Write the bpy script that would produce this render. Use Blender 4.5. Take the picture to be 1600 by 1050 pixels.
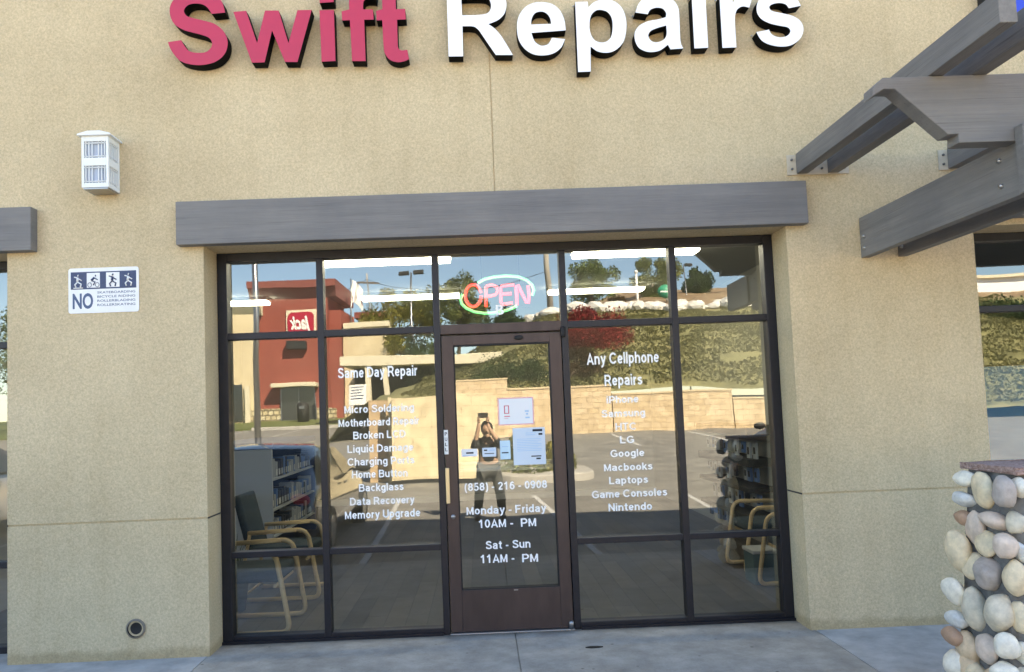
import bpy, bmesh, math, random
from mathutils import Vector, Matrix
R_ = math.radians
rnd = random.Random(7)
SC = bpy.context.scene
COL = SC.collection
for o in list(bpy.data.objects): bpy.data.objects.remove(o)

# ------------------------------------------------------------------ camera
CAM = Vector((-0.02496, -5.73802, 1.57056))
AX_R = Vector((0.99915538, -0.01471503, -0.03836664))
AX_U = Vector((0.03735889, -0.06353695, 0.99727999))
AX_F = Vector((0.0171127, 0.997871, 0.06293355))
FPX, PPX, PPY = 1250.0, 768.861, 560.459
cd = bpy.data.cameras.new('camera'); co = bpy.data.objects.new('camera', cd); COL.objects.link(co)
cd.sensor_width = 36.0; cd.lens = 36.0 * FPX / 1600.0
cd.shift_x = (800 - PPX) / 1600.0; cd.shift_y = (PPY - 525) / 1600.0
cd.clip_start = 0.02; cd.clip_end = 3000
M3 = Matrix((AX_R, AX_U, -AX_F)).transposed()
co.matrix_world = Matrix.Translation(CAM) @ M3.to_4x4()
SC.camera = co

# ------------------------------------------------------------------ light
SUN_EL, SUN_AZ = 42.0, 35.0            # azimuth from +Y (behind the shop) towards +X
w = bpy.data.worlds.new('World'); SC.world = w; w.use_nodes = True
nt = w.node_tree; bg = nt.nodes['Background']
sky = nt.nodes.new('ShaderNodeTexSky'); sky.sky_type = 'NISHITA'; sky.sun_disc = False
sky.sun_elevation = R_(SUN_EL); sky.sun_rotation = R_(SUN_AZ); sky.air_density = 0.9; sky.dust_density = 0.0; sky.ozone_density = 4.0
nt.links.new(sky.outputs[0], bg.inputs[0]); bg.inputs[1].default_value = 0.09
sl = bpy.data.lights.new('sun', 'SUN'); so = bpy.data.objects.new('sun', sl); COL.objects.link(so)
sl.energy = 5.0; sl.angle = R_(0.5); sl.color = (1.0, 0.94, 0.84)
sd = Vector((math.sin(R_(SUN_AZ)) * math.cos(R_(SUN_EL)), math.cos(R_(SUN_AZ)) * math.cos(R_(SUN_EL)), math.sin(R_(SUN_EL))))
so.rotation_euler = sd.to_track_quat('Z', 'Y').to_euler(); so.location = (6, 8, 20)
SC.view_settings.view_transform = 'Standard'; SC.view_settings.look = 'None'
SC.view_settings.exposure = 2.90; SC.view_settings.gamma = 1.0
SC.view_settings.use_white_balance = True; SC.view_settings.white_balance_temperature = 8000; SC.view_settings.white_balance_tint = 11
SC.cycles.max_bounces = 10; SC.cycles.transparent_max_bounces = 16
SC.cycles.use_denoising = True

# ------------------------------------------------------------------ measuring helpers (photo pixel -> point on a real plane)
def ray(px, py): return AX_F + AX_R * ((px - PPX) / FPX) - AX_U * ((py - PPY) / FPX)
def onY(px, py, Y):
    d = ray(px, py); return CAM + d * ((Y - CAM.y) / d.y)
def onX(px, py, X):
    d = ray(px, py); return CAM + d * ((X - CAM.x) / d.x)
GL = 0.045                              # glass plane
def rv(px, py, D):                      # place D metres in front of the facade, as seen mirrored in the glass
    p = onY(px, py, D + 2 * GL); return Vector((p.x, -D, p.z))
LOT = -0.13
def gz(D): return LOT + max(0.0, 0.033 * (min(D, 70) - 4))

# ------------------------------------------------------------------ mesh helpers
class MB:
    def __init__(s): s.bm = bmesh.new()
    def box(s, x0, x1, y0, y1, z0, z1, bev=0.0, mat=None):
        vs = [s.bm.verts.new(v) for v in ((x0,y0,z0),(x1,y0,z0),(x1,y1,z0),(x0,y1,z0),(x0,y0,z1),(x1,y0,z1),(x1,y1,z1),(x0,y1,z1))]
        fs = [s.bm.faces.new([vs[i] for i in f]) for f in ((0,3,2,1),(4,5,6,7),(0,1,5,4),(1,2,6,5),(2,3,7,6),(3,0,4,7))]
        if bev > 0:
            es = list({e for f in fs for e in f.edges})
            r = bmesh.ops.bevel(s.bm, geom=es, offset=bev, segments=2, affect='EDGES', profile=0.6)
            vs = list({v for f in r['faces'] for v in f.verts} | {v for v in vs if v.is_valid})
        if mat is not None:
            for v in vs: v.co = mat @ v.co
        return s
    def prism(s, pts, a, b, axis='y', mat=None):        # pts in the other two axes
        def P(p, t):
            return {'y': (p[0], t, p[1]), 'x': (t, p[0], p[1]), 'z': (p[0], p[1], t)}[axis]
        A = [s.bm.verts.new(P(p, a)) for p in pts]; B = [s.bm.verts.new(P(p, b)) for p in pts]
        n = len(pts)
        s.bm.faces.new(A); s.bm.faces.new(B[::-1])
        for i in range(n):
            j = (i + 1) % n; s.bm.faces.new((A[j], A[i], B[i], B[j]))
        if mat is not None:
            for v in A + B: v.co = mat @ v.co
        return s
    def tube(s, path, r, n=8, cap=True, closed=False):
        path = [Vector(p) for p in path]; rings = []; m = len(path)
        rr = r if isinstance(r, (list, tuple)) else [r] * m
        up = None
        for i, p in enumerate(path):
            if closed: t = path[(i + 1) % m] - path[i - 1]
            else: t = (path[min(i + 1, m - 1)] - path[max(i - 1, 0)])
            if t.length < 1e-9: t = Vector((0, 0, 1))
            t.normalize()
            if up is None: up = t.orthogonal().normalized()
            up = (up - t * up.dot(t)); up = up.normalized() if up.length > 1e-6 else t.orthogonal().normalized()
            q = t.cross(up)
            rings.append([s.bm.verts.new(p + (up * math.cos(a) + q * math.sin(a)) * rr[i]) for a in [2 * math.pi * k / n for k in range(n)]])
        for i in range(m if closed else m - 1):
            A, B = rings[i], rings[(i + 1) % m]
            for k in range(n):
                f = s.bm.faces.new((A[k], A[(k + 1) % n], B[(k + 1) % n], B[k])); f.smooth = True
        if cap and not closed:
            s.bm.faces.new(rings[0][::-1]); s.bm.faces.new(rings[-1])
        return s
    def quad(s, a, b, c, d):
        return s.bm.faces.new([s.bm.verts.new(v) for v in (a, b, c, d)])
    def ball(s, c, r, seg=12, mat=None, sq=(1, 1, 1), rot=None):
        ret = bmesh.ops.create_uvsphere(s.bm, u_segments=seg, v_segments=max(6, seg * 2 // 3), radius=1.0)
        for v in ret['verts']:
            p = Vector((v.co.x * r * sq[0], v.co.y * r * sq[1], v.co.z * r * sq[2]))
            if rot is not None: p = rot @ p
            v.co = p + Vector(c)
            for f in v.link_faces: f.smooth = True
        return s
    def lathe(s, prof, c=(0, 0, 0), n=24, axis='z'):
        rings = []
        for (r, h) in prof:
            ring = []
            for k in range(n):
                a = 2 * math.pi * k / n
                p = {'z': (r * math.cos(a), r * math.sin(a), h), 'x': (h, r * math.cos(a), r * math.sin(a)), 'y': (r * math.cos(a), h, r * math.sin(a))}[axis]
                ring.append(s.bm.verts.new(Vector(p) + Vector(c)))
            rings.append(ring)
        for A, B in zip(rings, rings[1:]):
            for k in range(n):
                f = s.bm.faces.new((A[k], A[(k + 1) % n], B[(k + 1) % n], B[k])); f.smooth = True
        return s
    def build(s, name, mat, parent=None, bevel=0.0, smooth=False, recalc=True, loc=None):
        if recalc: bmesh.ops.recalc_face_normals(s.bm, faces=s.bm.faces[:])
        me = bpy.data.meshes.new(name); s.bm.to_mesh(me); s.bm.free()
        if smooth:
            for p in me.polygons: p.use_smooth = True
        o = bpy.data.objects.new(name, me); COL.objects.link(o)
        if isinstance(mat, (list, tuple)):
            for m in mat: me.materials.append(m)
        else: me.materials.append(mat)
        if parent is not None: o.parent = parent
        if loc is not None: o.location = loc
        if bevel > 0:
            b = o.modifiers.new('bevel', 'BEVEL'); b.width = bevel; b.segments = 2; b.limit_method = 'ANGLE'; b.angle_limit = R_(40)
        return o

def tag(o, label=None, cat=None, group=None, kind=None):
    if label: o['label'] = label
    if cat: o['category'] = cat
    if group: o['group'] = group
    if kind: o['kind'] = kind
    return o
def thing(name, label, cat, loc=(0, 0, 0), group=None, rz=0.0):
    o = bpy.data.objects.new(name, None); COL.objects.link(o); o.location = loc; o.rotation_euler = (0, 0, rz)
    o.empty_display_size = 0.1
    return tag(o, label, cat, group)
def kids(o): return [c for c in bpy.data.objects if c.parent == o]
def copy_tree(o, parent=None):
    c = o.copy(); COL.objects.link(c); c.parent = parent
    for ch in kids(o): copy_tree(ch, c)
    return c
def relief(us, vs, depth, to3, thick=None):
    """grid of cells at different depths (None = hole) joined by step faces; to3(u, v, d)."""
    mb = MB(); nu, nv = len(us) - 1, len(vs) - 1
    D = [[depth((us[i] + us[i + 1]) / 2, (vs[j] + vs[j + 1]) / 2) for j in range(nv)] for i in range(nu)]
    for i in range(nu):
        for j in range(nv):
            d = D[i][j]
            if d is None: continue
            u0, u1, v0, v1 = us[i], us[i + 1], vs[j], vs[j + 1]
            mb.quad(to3(u0, v0, d), to3(u1, v0, d), to3(u1, v1, d), to3(u0, v1, d))
            for (ii, jj, a, b) in ((i - 1, j, (u0, v0), (u0, v1)), (i + 1, j, (u1, v0), (u1, v1)), (i, j - 1, (u0, v0), (u1, v0)), (i, j + 1, (u0, v1), (u1, v1))):
                if 0 <= ii < nu and 0 <= jj < nv:
                    e = D[ii][jj]
                    if e is None: e = thick if thick is not None else d
                    elif e <= d: continue
                else: e = thick if thick is not None else d
                if e == d: continue
                mb.quad(to3(a[0], a[1], d), to3(b[0], b[1], d), to3(b[0], b[1], e), to3(a[0], a[1], e))
    bmesh.ops.remove_doubles(mb.bm, verts=mb.bm.verts[:], dist=1e-5)
    return mb

# ------------------------------------------------------------------ materials
def mat(name, col, rough=0.6, metal=0.0, spec=0.5, emit=None, estr=0.0, var=0.0, vscale=8.0, bump=0.0, bscale=60.0, detail=4.0, stretch=(1, 1, 1), coat=0.0, col2=None, bdist=0.004, world=False):
    m = bpy.data.materials.new(name); m.use_nodes = True; n = m.node_tree; b = n.nodes['Principled BSDF']
    b.inputs['Base Color'].default_value = (*col, 1); b.inputs['Roughness'].default_value = rough
    b.inputs['Metallic'].default_value = metal; b.inputs['Specular IOR Level'].default_value = spec
    b.inputs['Coat Weight'].default_value = coat
    if emit: b.inputs['Emission Color'].default_value = (*emit, 1); b.inputs['Emission Strength'].default_value = estr
    if var > 0 or bump > 0 or col2:
        tc = n.nodes.new('ShaderNodeTexCoord'); mp = n.nodes.new('ShaderNodeMapping'); mp.inputs['Scale'].default_value = stretch
        if world:
            ge = n.nodes.new('ShaderNodeNewGeometry'); n.links.new(ge.outputs['Position'], mp.inputs[0])
        else: n.links.new(tc.outputs['Object'], mp.inputs[0])
    if var > 0 or col2:
        nz = n.nodes.new('ShaderNodeTexNoise'); nz.inputs['Scale'].default_value = vscale; nz.inputs['Detail'].default_value = detail; nz.inputs['Roughness'].default_value = 0.65
        n.links.new(mp.outputs[0], nz.inputs['Vector'])
        cr = n.nodes.new('ShaderNodeValToRGB'); cr.color_ramp.elements[0].position = 0.32; cr.color_ramp.elements[1].position = 0.68
        c1 = tuple(max(0, c * (1 - var)) for c in col); c2 = col2 if col2 else tuple(min(1, c * (1 + var)) for c in col)
        cr.color_ramp.elements[0].color = (*c1, 1); cr.color_ramp.elements[1].color = (*c2, 1)
        n.links.new(nz.outputs[0], cr.inputs[0]); n.links.new(cr.outputs[0], b.inputs['Base Color'])
    if bump > 0:
        nb = n.nodes.new('ShaderNodeTexNoise'); nb.inputs['Scale'].default_value = bscale; nb.inputs['Detail'].default_value = 3
        n.links.new(mp.outputs[0], nb.inputs['Vector'])
        bp = n.nodes.new('ShaderNodeBump'); bp.inputs['Strength'].default_value = bump; bp.inputs['Distance'].default_value = bdist
        n.links.new(nb.outputs[0], bp.inputs['Height']); n.links.new(bp.outputs[0], b.inputs['Normal'])
    return m

def stucco(name, c, c2, dirt=True):
    m = bpy.data.materials.new(name); m.use_nodes = True; n = m.node_tree; b = n.nodes['Principled BSDF']
    b.inputs['Roughness'].default_value = 0.95; b.inputs['Specular IOR Level'].default_value = 0.15
    ge = n.nodes.new('ShaderNodeNewGeometry')
    def noise(sc, det, ro=0.6):
        z = n.nodes.new('ShaderNodeTexNoise'); z.inputs['Scale'].default_value = sc; z.inputs['Detail'].default_value = det; z.inputs['Roughness'].default_value = ro
        n.links.new(ge.outputs['Position'], z.inputs['Vector']); return z.outputs[0]
    def ramp(src, p0, p1, a, bb):
        r = n.nodes.new('ShaderNodeValToRGB'); r.color_ramp.elements[0].position = p0; r.color_ramp.elements[1].position = p1
        r.color_ramp.elements[0].color = (*a, 1); r.color_ramp.elements[1].color = (*bb, 1); n.links.new(src, r.inputs[0]); return r.outputs[0]
    def mul(a, bb, f=1.0):
        x = n.nodes.new('ShaderNodeMix'); x.data_type = 'RGBA'; x.blend_type = 'MULTIPLY'; x.inputs[0].default_value = f
        n.links.new(a, x.inputs[6]); n.links.new(bb, x.inputs[7]); return x.outputs[2]
    base = ramp(noise(1.3, 5), 0.3, 0.7, c, c2)
    grain = ramp(noise(70, 2, 0.8), 0.3, 0.7, (0.82, 0.82, 0.81), (1.11, 1.11, 1.12))
    fine = ramp(noise(230, 2, 0.8), 0.3, 0.7, (0.86, 0.86, 0.85), (1.10, 1.10, 1.11))
    x = mul(mul(base, grain), fine)
    x = mul(x, ramp(noise(0.55, 6, 0.6), 0.30, 0.62, (0.90, 0.89, 0.87), (1.04, 1.04, 1.04)))
    x = mul(x, ramp(noise(14, 6, 0.75), 0.24, 0.36, (0.86, 0.84, 0.80), (1, 1, 1)))
    if dirt:                             # grime worn into the foot of the wall and a few drip streaks
        sp = n.nodes.new('ShaderNodeSeparateXYZ'); n.links.new(ge.outputs['Position'], sp.inputs[0])
        ad = n.nodes.new('ShaderNodeMath'); ad.operation = 'MULTIPLY_ADD'; n.links.new(noise(9, 4), ad.inputs[0]); ad.inputs[1].default_value = -0.09; n.links.new(sp.outputs[2], ad.inputs[2])
        lo = ramp(ad.outputs[0], 0.0, 0.035, (0.78, 0.76, 0.72), (1, 1, 1)); x = mul(x, lo)
        mp = n.nodes.new('ShaderNodeMapping'); mp.inputs['Scale'].default_value = (5.0, 5.0, 0.35); n.links.new(ge.outputs['Position'], mp.inputs[0])
        z = n.nodes.new('ShaderNodeTexNoise'); z.inputs['Scale'].default_value = 1.6; z.inputs['Detail'].default_value = 4; n.links.new(mp.outputs[0], z.inputs['Vector'])
        x = mul(x, ramp(z.outputs[0], 0.35, 0.5, (0.965, 0.96, 0.95), (1, 1, 1)))
    n.links.new(x, b.inputs['Base Color'])
    b0 = n.nodes.new('ShaderNodeBump'); b0.inputs['Strength'].default_value = 0.55; b0.inputs['Distance'].default_value = 0.006; n.links.new(noise(22, 4, 0.65), b0.inputs['Height'])
    bp = n.nodes.new('ShaderNodeBump'); bp.inputs['Strength'].default_value = 0.7; bp.inputs['Distance'].default_value = 0.004; n.links.new(b0.outputs[0], bp.inputs['Normal'])
    n.links.new(noise(110, 3, 0.7), bp.inputs['Height']); n.links.new(bp.outputs[0], b.inputs['Normal'])
    return m

def glass(name, refl=0.30, tint=(0.55, 0.60, 0.60), wave=0.0):
    m = bpy.data.materials.new(name); m.use_nodes = True; n = m.node_tree
    for x in list(n.nodes): n.nodes.remove(x)
    out = n.nodes.new('ShaderNodeOutputMaterial'); mix = n.nodes.new('ShaderNodeMixShader')
    tr = n.nodes.new('ShaderNodeBsdfTransparent'); tr.inputs[0].default_value = (*tint, 1)
    gl = n.nodes.new('ShaderNodeBsdfGlossy'); gl.inputs['Roughness'].default_value = 0.0; gl.inputs[0].default_value = (0.97, 1.0, 0.98, 1)
    fr = n.nodes.new('ShaderNodeFresnel'); fr.inputs[0].default_value = 1.5
    mr = n.nodes.new('ShaderNodeMapRange'); mr.inputs[1].default_value = 0.04; mr.inputs[2].default_value = 1.0; mr.inputs[3].default_value = refl; mr.inputs[4].default_value = 1.0
    n.links.new(fr.outputs[0], mr.inputs[0]); n.links.new(mr.outputs[0], mix.inputs[0])
    n.links.new(tr.outputs[0], mix.inputs[1]); n.links.new(gl.outputs[0], mix.inputs[2]); dz = n.nodes.new('ShaderNodeTexNoise'); dz.inputs['Scale'].default_value = 3.5; dz.inputs['Detail'].default_value = 8; dz.inputs['Roughness'].default_value = 0.7
    dg_ = n.nodes.new('ShaderNodeNewGeometry'); n.links.new(dg_.outputs['Position'], dz.inputs['Vector'])
    dm = n.nodes.new('ShaderNodeMapRange'); dm.inputs[1].default_value = 0.45; dm.inputs[2].default_value = 0.8; dm.inputs[3].default_value = 0.0; dm.inputs[4].default_value = 0.022; n.links.new(dz.outputs[0], dm.inputs[0])
    df = n.nodes.new('ShaderNodeBsdfDiffuse'); df.inputs[0].default_value = (0.6, 0.6, 0.58, 1); m2 = n.nodes.new('ShaderNodeMixShader')
    n.links.new(dm.outputs[0], m2.inputs[0]); n.links.new(mix.outputs[0], m2.inputs[1]); n.links.new(df.outputs[0], m2.inputs[2]); n.links.new(m2.outputs[0], out.inputs[0])
    if wave > 0:
        ge = n.nodes.new('ShaderNodeNewGeometry'); z = n.nodes.new('ShaderNodeTexNoise'); z.inputs['Scale'].default_value = 1.3; z.inputs['Detail'].default_value = 1
        n.links.new(ge.outputs['Position'], z.inputs['Vector'])
        bp = n.nodes.new('ShaderNodeBump'); bp.inputs['Strength'].default_value = 1.0; bp.inputs['Distance'].default_value = wave
        n.links.new(z.outputs[0], bp.inputs['Height']); n.links.new(bp.outputs[0], gl.inputs['Normal'])
    return m

def leafmat(name, c1, c2, c3=None, scale=1.2):
    m = bpy.data.materials.new(name); m.use_nodes = True; n = m.node_tree; b = n.nodes['Principled BSDF']
    b.inputs['Roughness'].default_value = 0.6; b.inputs['Specular IOR Level'].default_value = 0.25
    ge = n.nodes.new('ShaderNodeNewGeometry'); z = n.nodes.new('ShaderNodeTexNoise'); z.inputs['Scale'].default_value = scale; z.inputs['Detail'].default_value = 6; z.inputs['Roughness'].default_value = 0.75
    n.links.new(ge.outputs['Position'], z.inputs['Vector'])
    r = n.nodes.new('ShaderNodeValToRGB'); r.color_ramp.elements[0].position = 0.33; r.color_ramp.elements[1].position = 0.68
    r.color_ramp.elements[0].color = (*c1, 1); r.color_ramp.elements[1].color = (*c2, 1)
    if c3:
        e = r.color_ramp.elements.new(0.5); e.color = (*c3, 1)
    n.links.new(z.outputs[0], r.inputs[0]); n.links.new(r.outputs[0], b.inputs['Base Color'])
    return m

def blocks(name, c1, c2, mortar, w_, h_, axis='xz', ms=0.012):
    m = bpy.data.materials.new(name); m.use_nodes = True; n = m.node_tree; b = n.nodes['Principled BSDF']; b.inputs['Roughness'].default_value = 0.9
    ge = n.nodes.new('ShaderNodeNewGeometry'); sp = n.nodes.new('ShaderNodeSeparateXYZ'); cb = n.nodes.new('ShaderNodeCombineXYZ')
    n.links.new(ge.outputs['Position'], sp.inputs[0]); n.links.new(sp.outputs['XYZ'.index(axis[0].upper())], cb.inputs[0]); n.links.new(sp.outputs['XYZ'.index(axis[1].upper())], cb.inputs[1])
    br = n.nodes.new('ShaderNodeTexBrick'); br.inputs['Scale'].default_value = 1.0; br.inputs['Brick Width'].default_value = w_; br.inputs['Row Height'].default_value = h_; br.inputs['Mortar Size'].default_value = ms
    br.inputs['Color1'].default_value = (*c1, 1); br.inputs['Color2'].default_value = (*c2, 1); br.inputs['Mortar'].default_value = (*mortar, 1)
    n.links.new(cb.outputs[0], br.inputs[0])
    z = n.nodes.new('ShaderNodeTexNoise'); z.inputs['Scale'].default_value = 5; z.inputs['Detail'].default_value = 4; n.links.new(ge.outputs['Position'], z.inputs['Vector'])
    r = n.nodes.new('ShaderNodeValToRGB'); r.color_ramp.elements[0].position = 0.3; r.color_ramp.elements[1].position = 0.7; r.color_ramp.elements[0].color = (0.78, 0.76, 0.74, 1); r.color_ramp.elements[1].color = (1.1, 1.1, 1.1, 1)
    x = n.nodes.new('ShaderNodeMix'); x.data_type = 'RGBA'; x.blend_type = 'MULTIPLY'; x.inputs[0].default_value = 1
    n.links.new(z.outputs[0], r.inputs[0]); n.links.new(br.outputs[0], x.inputs[6]); n.links.new(r.outputs[0], x.inputs[7]); n.links.new(x.outputs[2], b.inputs['Base Color'])
    bp = n.nodes.new('ShaderNodeBump'); bp.inputs['Strength'].default_value = 0.6; bp.inputs['Distance'].default_value = 0.01; bp.invert = True
    n.links.new(br.outputs[1], bp.inputs['Height']); n.links.new(bp.outputs[0], b.inputs['Normal'])
    return m

def planks(name, c1, c2, gap, length, width):
    m = blocks(name, c1, c2, gap, length, width, 'yx', 0.004)
    m.node_tree.nodes['Principled BSDF'].inputs['Roughness'].default_value = 0.35
    return m

M = {}
M['wall'] = stucco('tan_stucco', (0.575, 0.458, 0.288), (0.650, 0.525, 0.338))
M['trim'] = mat('painted_grey_timber', (0.188, 0.180, 0.170), 0.7, var=0.09, vscale=3.0, detail=6, stretch=(0.6, 0.6, 14), bump=0.35, bscale=14, bdist=0.006)
M['trimY'] = mat('painted_grey_rafter', (0.188, 0.180, 0.170), 0.7, var=0.11, vscale=3.0, detail=6, stretch=(14, 0.6, 14), bump=0.35, bscale=14, bdist=0.006)
M['frame'] = mat('dark_anodised_frame', (0.009, 0.010, 0.016), 0.42, metal=0.2, var=0.2, vscale=20)
M['doorm'] = mat('bronze_door_metal', (0.062, 0.042, 0.038), 0.42, metal=0.35, var=0.18, vscale=9, stretch=(1, 1, 0.3))
M['seal'] = mat('black_rubber', (0.010, 0.010, 0.011), 0.7)
M['glass'] = glass('window_glass', 0.165, (0.74, 0.79, 0.80), 0.0016)
M['glassd'] = glass('door_glass', 0.175, (0.74, 0.79, 0.80), 0.0026)
M['vinyl'] = mat('white_vinyl', (0.93, 0.93, 0.92), 0.5)
M['white'] = mat('white_paint', (0.80, 0.80, 0.78), 0.5, var=0.04)
M['walk'] = mat('grey_concrete', (0.36, 0.325, 0.275), 0.85, var=0.16, vscale=5, detail=9, bump=0.3, bscale=180, bdist=0.002, col2=(0.48, 0.435, 0.375), world=True)
M['groove'] = mat('dark_joint', (0.05, 0.045, 0.04), 0.9)
M['asphalt'] = mat('asphalt', (0.16, 0.15, 0.135), 0.9, var=0.15, vscale=2.0, detail=9, bump=0.4, bscale=120, bdist=0.004, col2=(0.25, 0.235, 0.21), world=True)
M['kerb'] = mat('kerb_concrete', (0.38, 0.36, 0.33), 0.9, var=0.15, vscale=4, world=True)
M['line'] = mat('road_paint', (0.46, 0.455, 0.44), 0.7, var=0.2, vscale=25, detail=8, world=True)
M['pinkface'] = mat('pink_acrylic', (0.52, 0.028, 0.072), 0.35, var=0.04, vscale=3)
M['whiteface'] = mat('white_acrylic', (0.88, 0.88, 0.90), 0.35)
M['blackret'] = mat('black_letter_side', (0.004, 0.004, 0.004), 0.7, spec=0.1)
M['metal'] = mat('grey_metal', (0.35, 0.35, 0.35), 0.35, metal=0.9)
M['plate'] = mat('tan_painted_plate', (0.50, 0.43, 0.32), 0.6, var=0.1, vscale=12)
M['lampw'] = mat('white_lamp_casing', (0.78, 0.80, 0.78), 0.4)
M['lampp'] = mat('frosted_lamp_panel', (0.42, 0.47, 0.56), 0.25, var=0.2, vscale=10, stretch=(6, 6, 0.5))
M['lampd'] = mat('lamp_rib', (0.33, 0.37, 0.42), 0.5)
M['signb'] = mat('sign_navy', (0.035, 0.055, 0.125), 0.5, var=0.15, vscale=30)
M['mortar'] = mat('grey_mortar', (0.15, 0.145, 0.135), 0.95, var=0.3, vscale=25, bump=0.6, bscale=70)
M['cap'] = mat('reddish_cap_stone', (0.34, 0.19, 0.15), 0.85, var=0.35, vscale=70, detail=8, bump=0.5, bscale=120, col2=(0.52, 0.38, 0.34))

def overlay(m, kind):
    n = m.node_tree; b = n.nodes['Principled BSDF']; src = b.inputs['Base Color'].links[0].from_socket
    ge = n.nodes.new('ShaderNodeNewGeometry'); mp = n.nodes.new('ShaderNodeMapping'); n.links.new(ge.outputs['Position'], mp.inputs[0])
    def layer(src, tex, p0, p1, c0, c1=(1, 1, 1)):
        r = n.nodes.new('ShaderNodeValToRGB'); r.color_ramp.elements[0].position = p0; r.color_ramp.elements[1].position = p1; r.color_ramp.elements[0].color = (*c0, 1); r.color_ramp.elements[1].color = (*c1, 1)
        n.links.new(tex, r.inputs[0]); x = n.nodes.new('ShaderNodeMix'); x.data_type = 'RGBA'; x.blend_type = 'MULTIPLY'; x.inputs[0].default_value = 1
        n.links.new(src, x.inputs[6]); n.links.new(r.outputs[0], x.inputs[7]); return x.outputs[2]
    def nz(sc, det, ro=.65, st=(1, 1, 1)):
        mp_ = n.nodes.new('ShaderNodeMapping'); mp_.inputs['Scale'].default_value = st; n.links.new(ge.outputs['Position'], mp_.inputs[0])
        z = n.nodes.new('ShaderNodeTexNoise'); z.inputs['Scale'].default_value = sc; z.inputs['Detail'].default_value = det; z.inputs['Roughness'].default_value = ro; n.links.new(mp_.outputs[0], z.inputs['Vector']); return z.outputs[0]
    if kind in 'xy':
        st = (.35, 30, 30) if kind == 'x' else (30, .35, 30)
        src = layer(src, nz(3.0, 5, .7, st), .27, .40, (.52, .50, .48)); src = layer(src, nz(1.1, 6, .75, tuple(q if q < 1 else q * .25 for q in st)), .38, .62, (.88, .88, .90), (1.07, 1.06, 1.05))
        src = layer(src, nz(2.2, 5, .6), .30, .65, (.86, .86, .88), (1.08, 1.07, 1.05))
        src = layer(src, nz(9, 8, .8), .22, .30, (.6, .58, .55))
    else:
        v = n.nodes.new('ShaderNodeTexVoronoi'); v.inputs['Scale'].default_value = 5.5; n.links.new(ge.outputs['Position'], v.inputs['Vector'])
        src = layer(src, v.outputs['Distance'], .035, .075, (.45, .44, .43))
        src = layer(src, nz(1.1, 7, .7), .34, .52, (.78, .77, .76)); src = layer(src, nz(60, 3, .8), .25, .5, (.80, .80, .80))
        sp = n.nodes.new('ShaderNodeSeparateXYZ'); n.links.new(ge.outputs['Position'], sp.inputs[0]); ad = n.nodes.new('ShaderNodeMath'); ad.operation = 'MULTIPLY_ADD'
        n.links.new(nz(8, 5), ad.inputs[0]); ad.inputs[1].default_value = .12; n.links.new(sp.outputs[1], ad.inputs[2]); mrr = n.nodes.new('ShaderNodeMapRange'); mrr.inputs[1].default_value = .05; mrr.inputs[2].default_value = -.06; n.links.new(ad.outputs[0], mrr.inputs[0])
        src = layer(src, mrr.outputs[0], 0, 1, (.45, .43, .40))
    n.links.new(src, b.inputs['Base Color'])
overlay(M['trim'], 'x'); overlay(M['trimY'], 'y'); overlay(M['walk'], 'g')

# ------------------------------------------------------------------ text
def text_obj(body, name, m, parent, bx, base, capz, Y, bold=0.0, depth=0.0, mirror=False, fit=None, italic=0.0, spacing=1.0):
    """bx = (x_left, x_right); baseline base; capital height capz; stands in the plane y = Y facing -Y"""
    def mk(t):
        cu = bpy.data.curves.new('t', 'FONT'); cu.body = t; cu.size = 1.0; cu.offset = bold; cu.fill_mode = 'FRONT'; cu.shear = italic; cu.space_character = spacing; cu.resolution_u = 4
        ob = bpy.data.objects.new('t', cu); COL.objects.link(ob)
        dg = bpy.context.evaluated_depsgraph_get(); me = bpy.data.meshes.new_from_object(ob.evaluated_get(dg))
        bpy.data.objects.remove(ob); bpy.data.curves.remove(cu); return me
    h = mk('H'); hz = max(v.co.y for v in h.vertices); h0 = min(v.co.y for v in h.vertices); bpy.data.meshes.remove(h)
    q_ = mk('x'); xh = max(v.co.y for v in q_.vertices) - h0; bpy.data.meshes.remove(q_)
    me = mk(body); xs = [v.co.x for v in me.vertices]; x0, x1 = min(xs), max(xs)
    ca = hz - h0; ta = 0.735 * ca                         # taller x-height, like the lettering in the photo
    if not body.isupper():
        for v in me.vertices:
            y = v.co.y - h0
            if 0 < y <= xh: y = y * ta / xh
            elif xh < y < ca: y = ta + (y - xh) * (ca - ta) / (ca - xh)
            v.co.y = y + h0
    sx = (bx[1] - bx[0]) / (x1 - x0); sz = capz / (hz - h0)
    for v in me.vertices:
        x = bx[0] + (v.co.x - x0) * sx
        if mirror: x = bx[1] - (v.co.x - x0) * sx
        v.co = (x, Y, base + (v.co.y - h0) * sz)
    me.name = name; me.materials.clear(); me.materials.append(m)
    if depth > 0:
        bm = bmesh.new(); bm.from_mesh(me); r = bmesh.ops.extrude_face_region(bm, geom=bm.faces[:])
        for v in r['geom']:
            if isinstance(v, bmesh.types.BMVert): v.co.y -= depth
        bmesh.ops.recalc_face_normals(bm, faces=bm.faces[:]); bm.to_mesh(me); bm.free()
    o = bpy.data.objects.new(name, me); COL.objects.link(o); o.parent = parent
    return o

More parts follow.
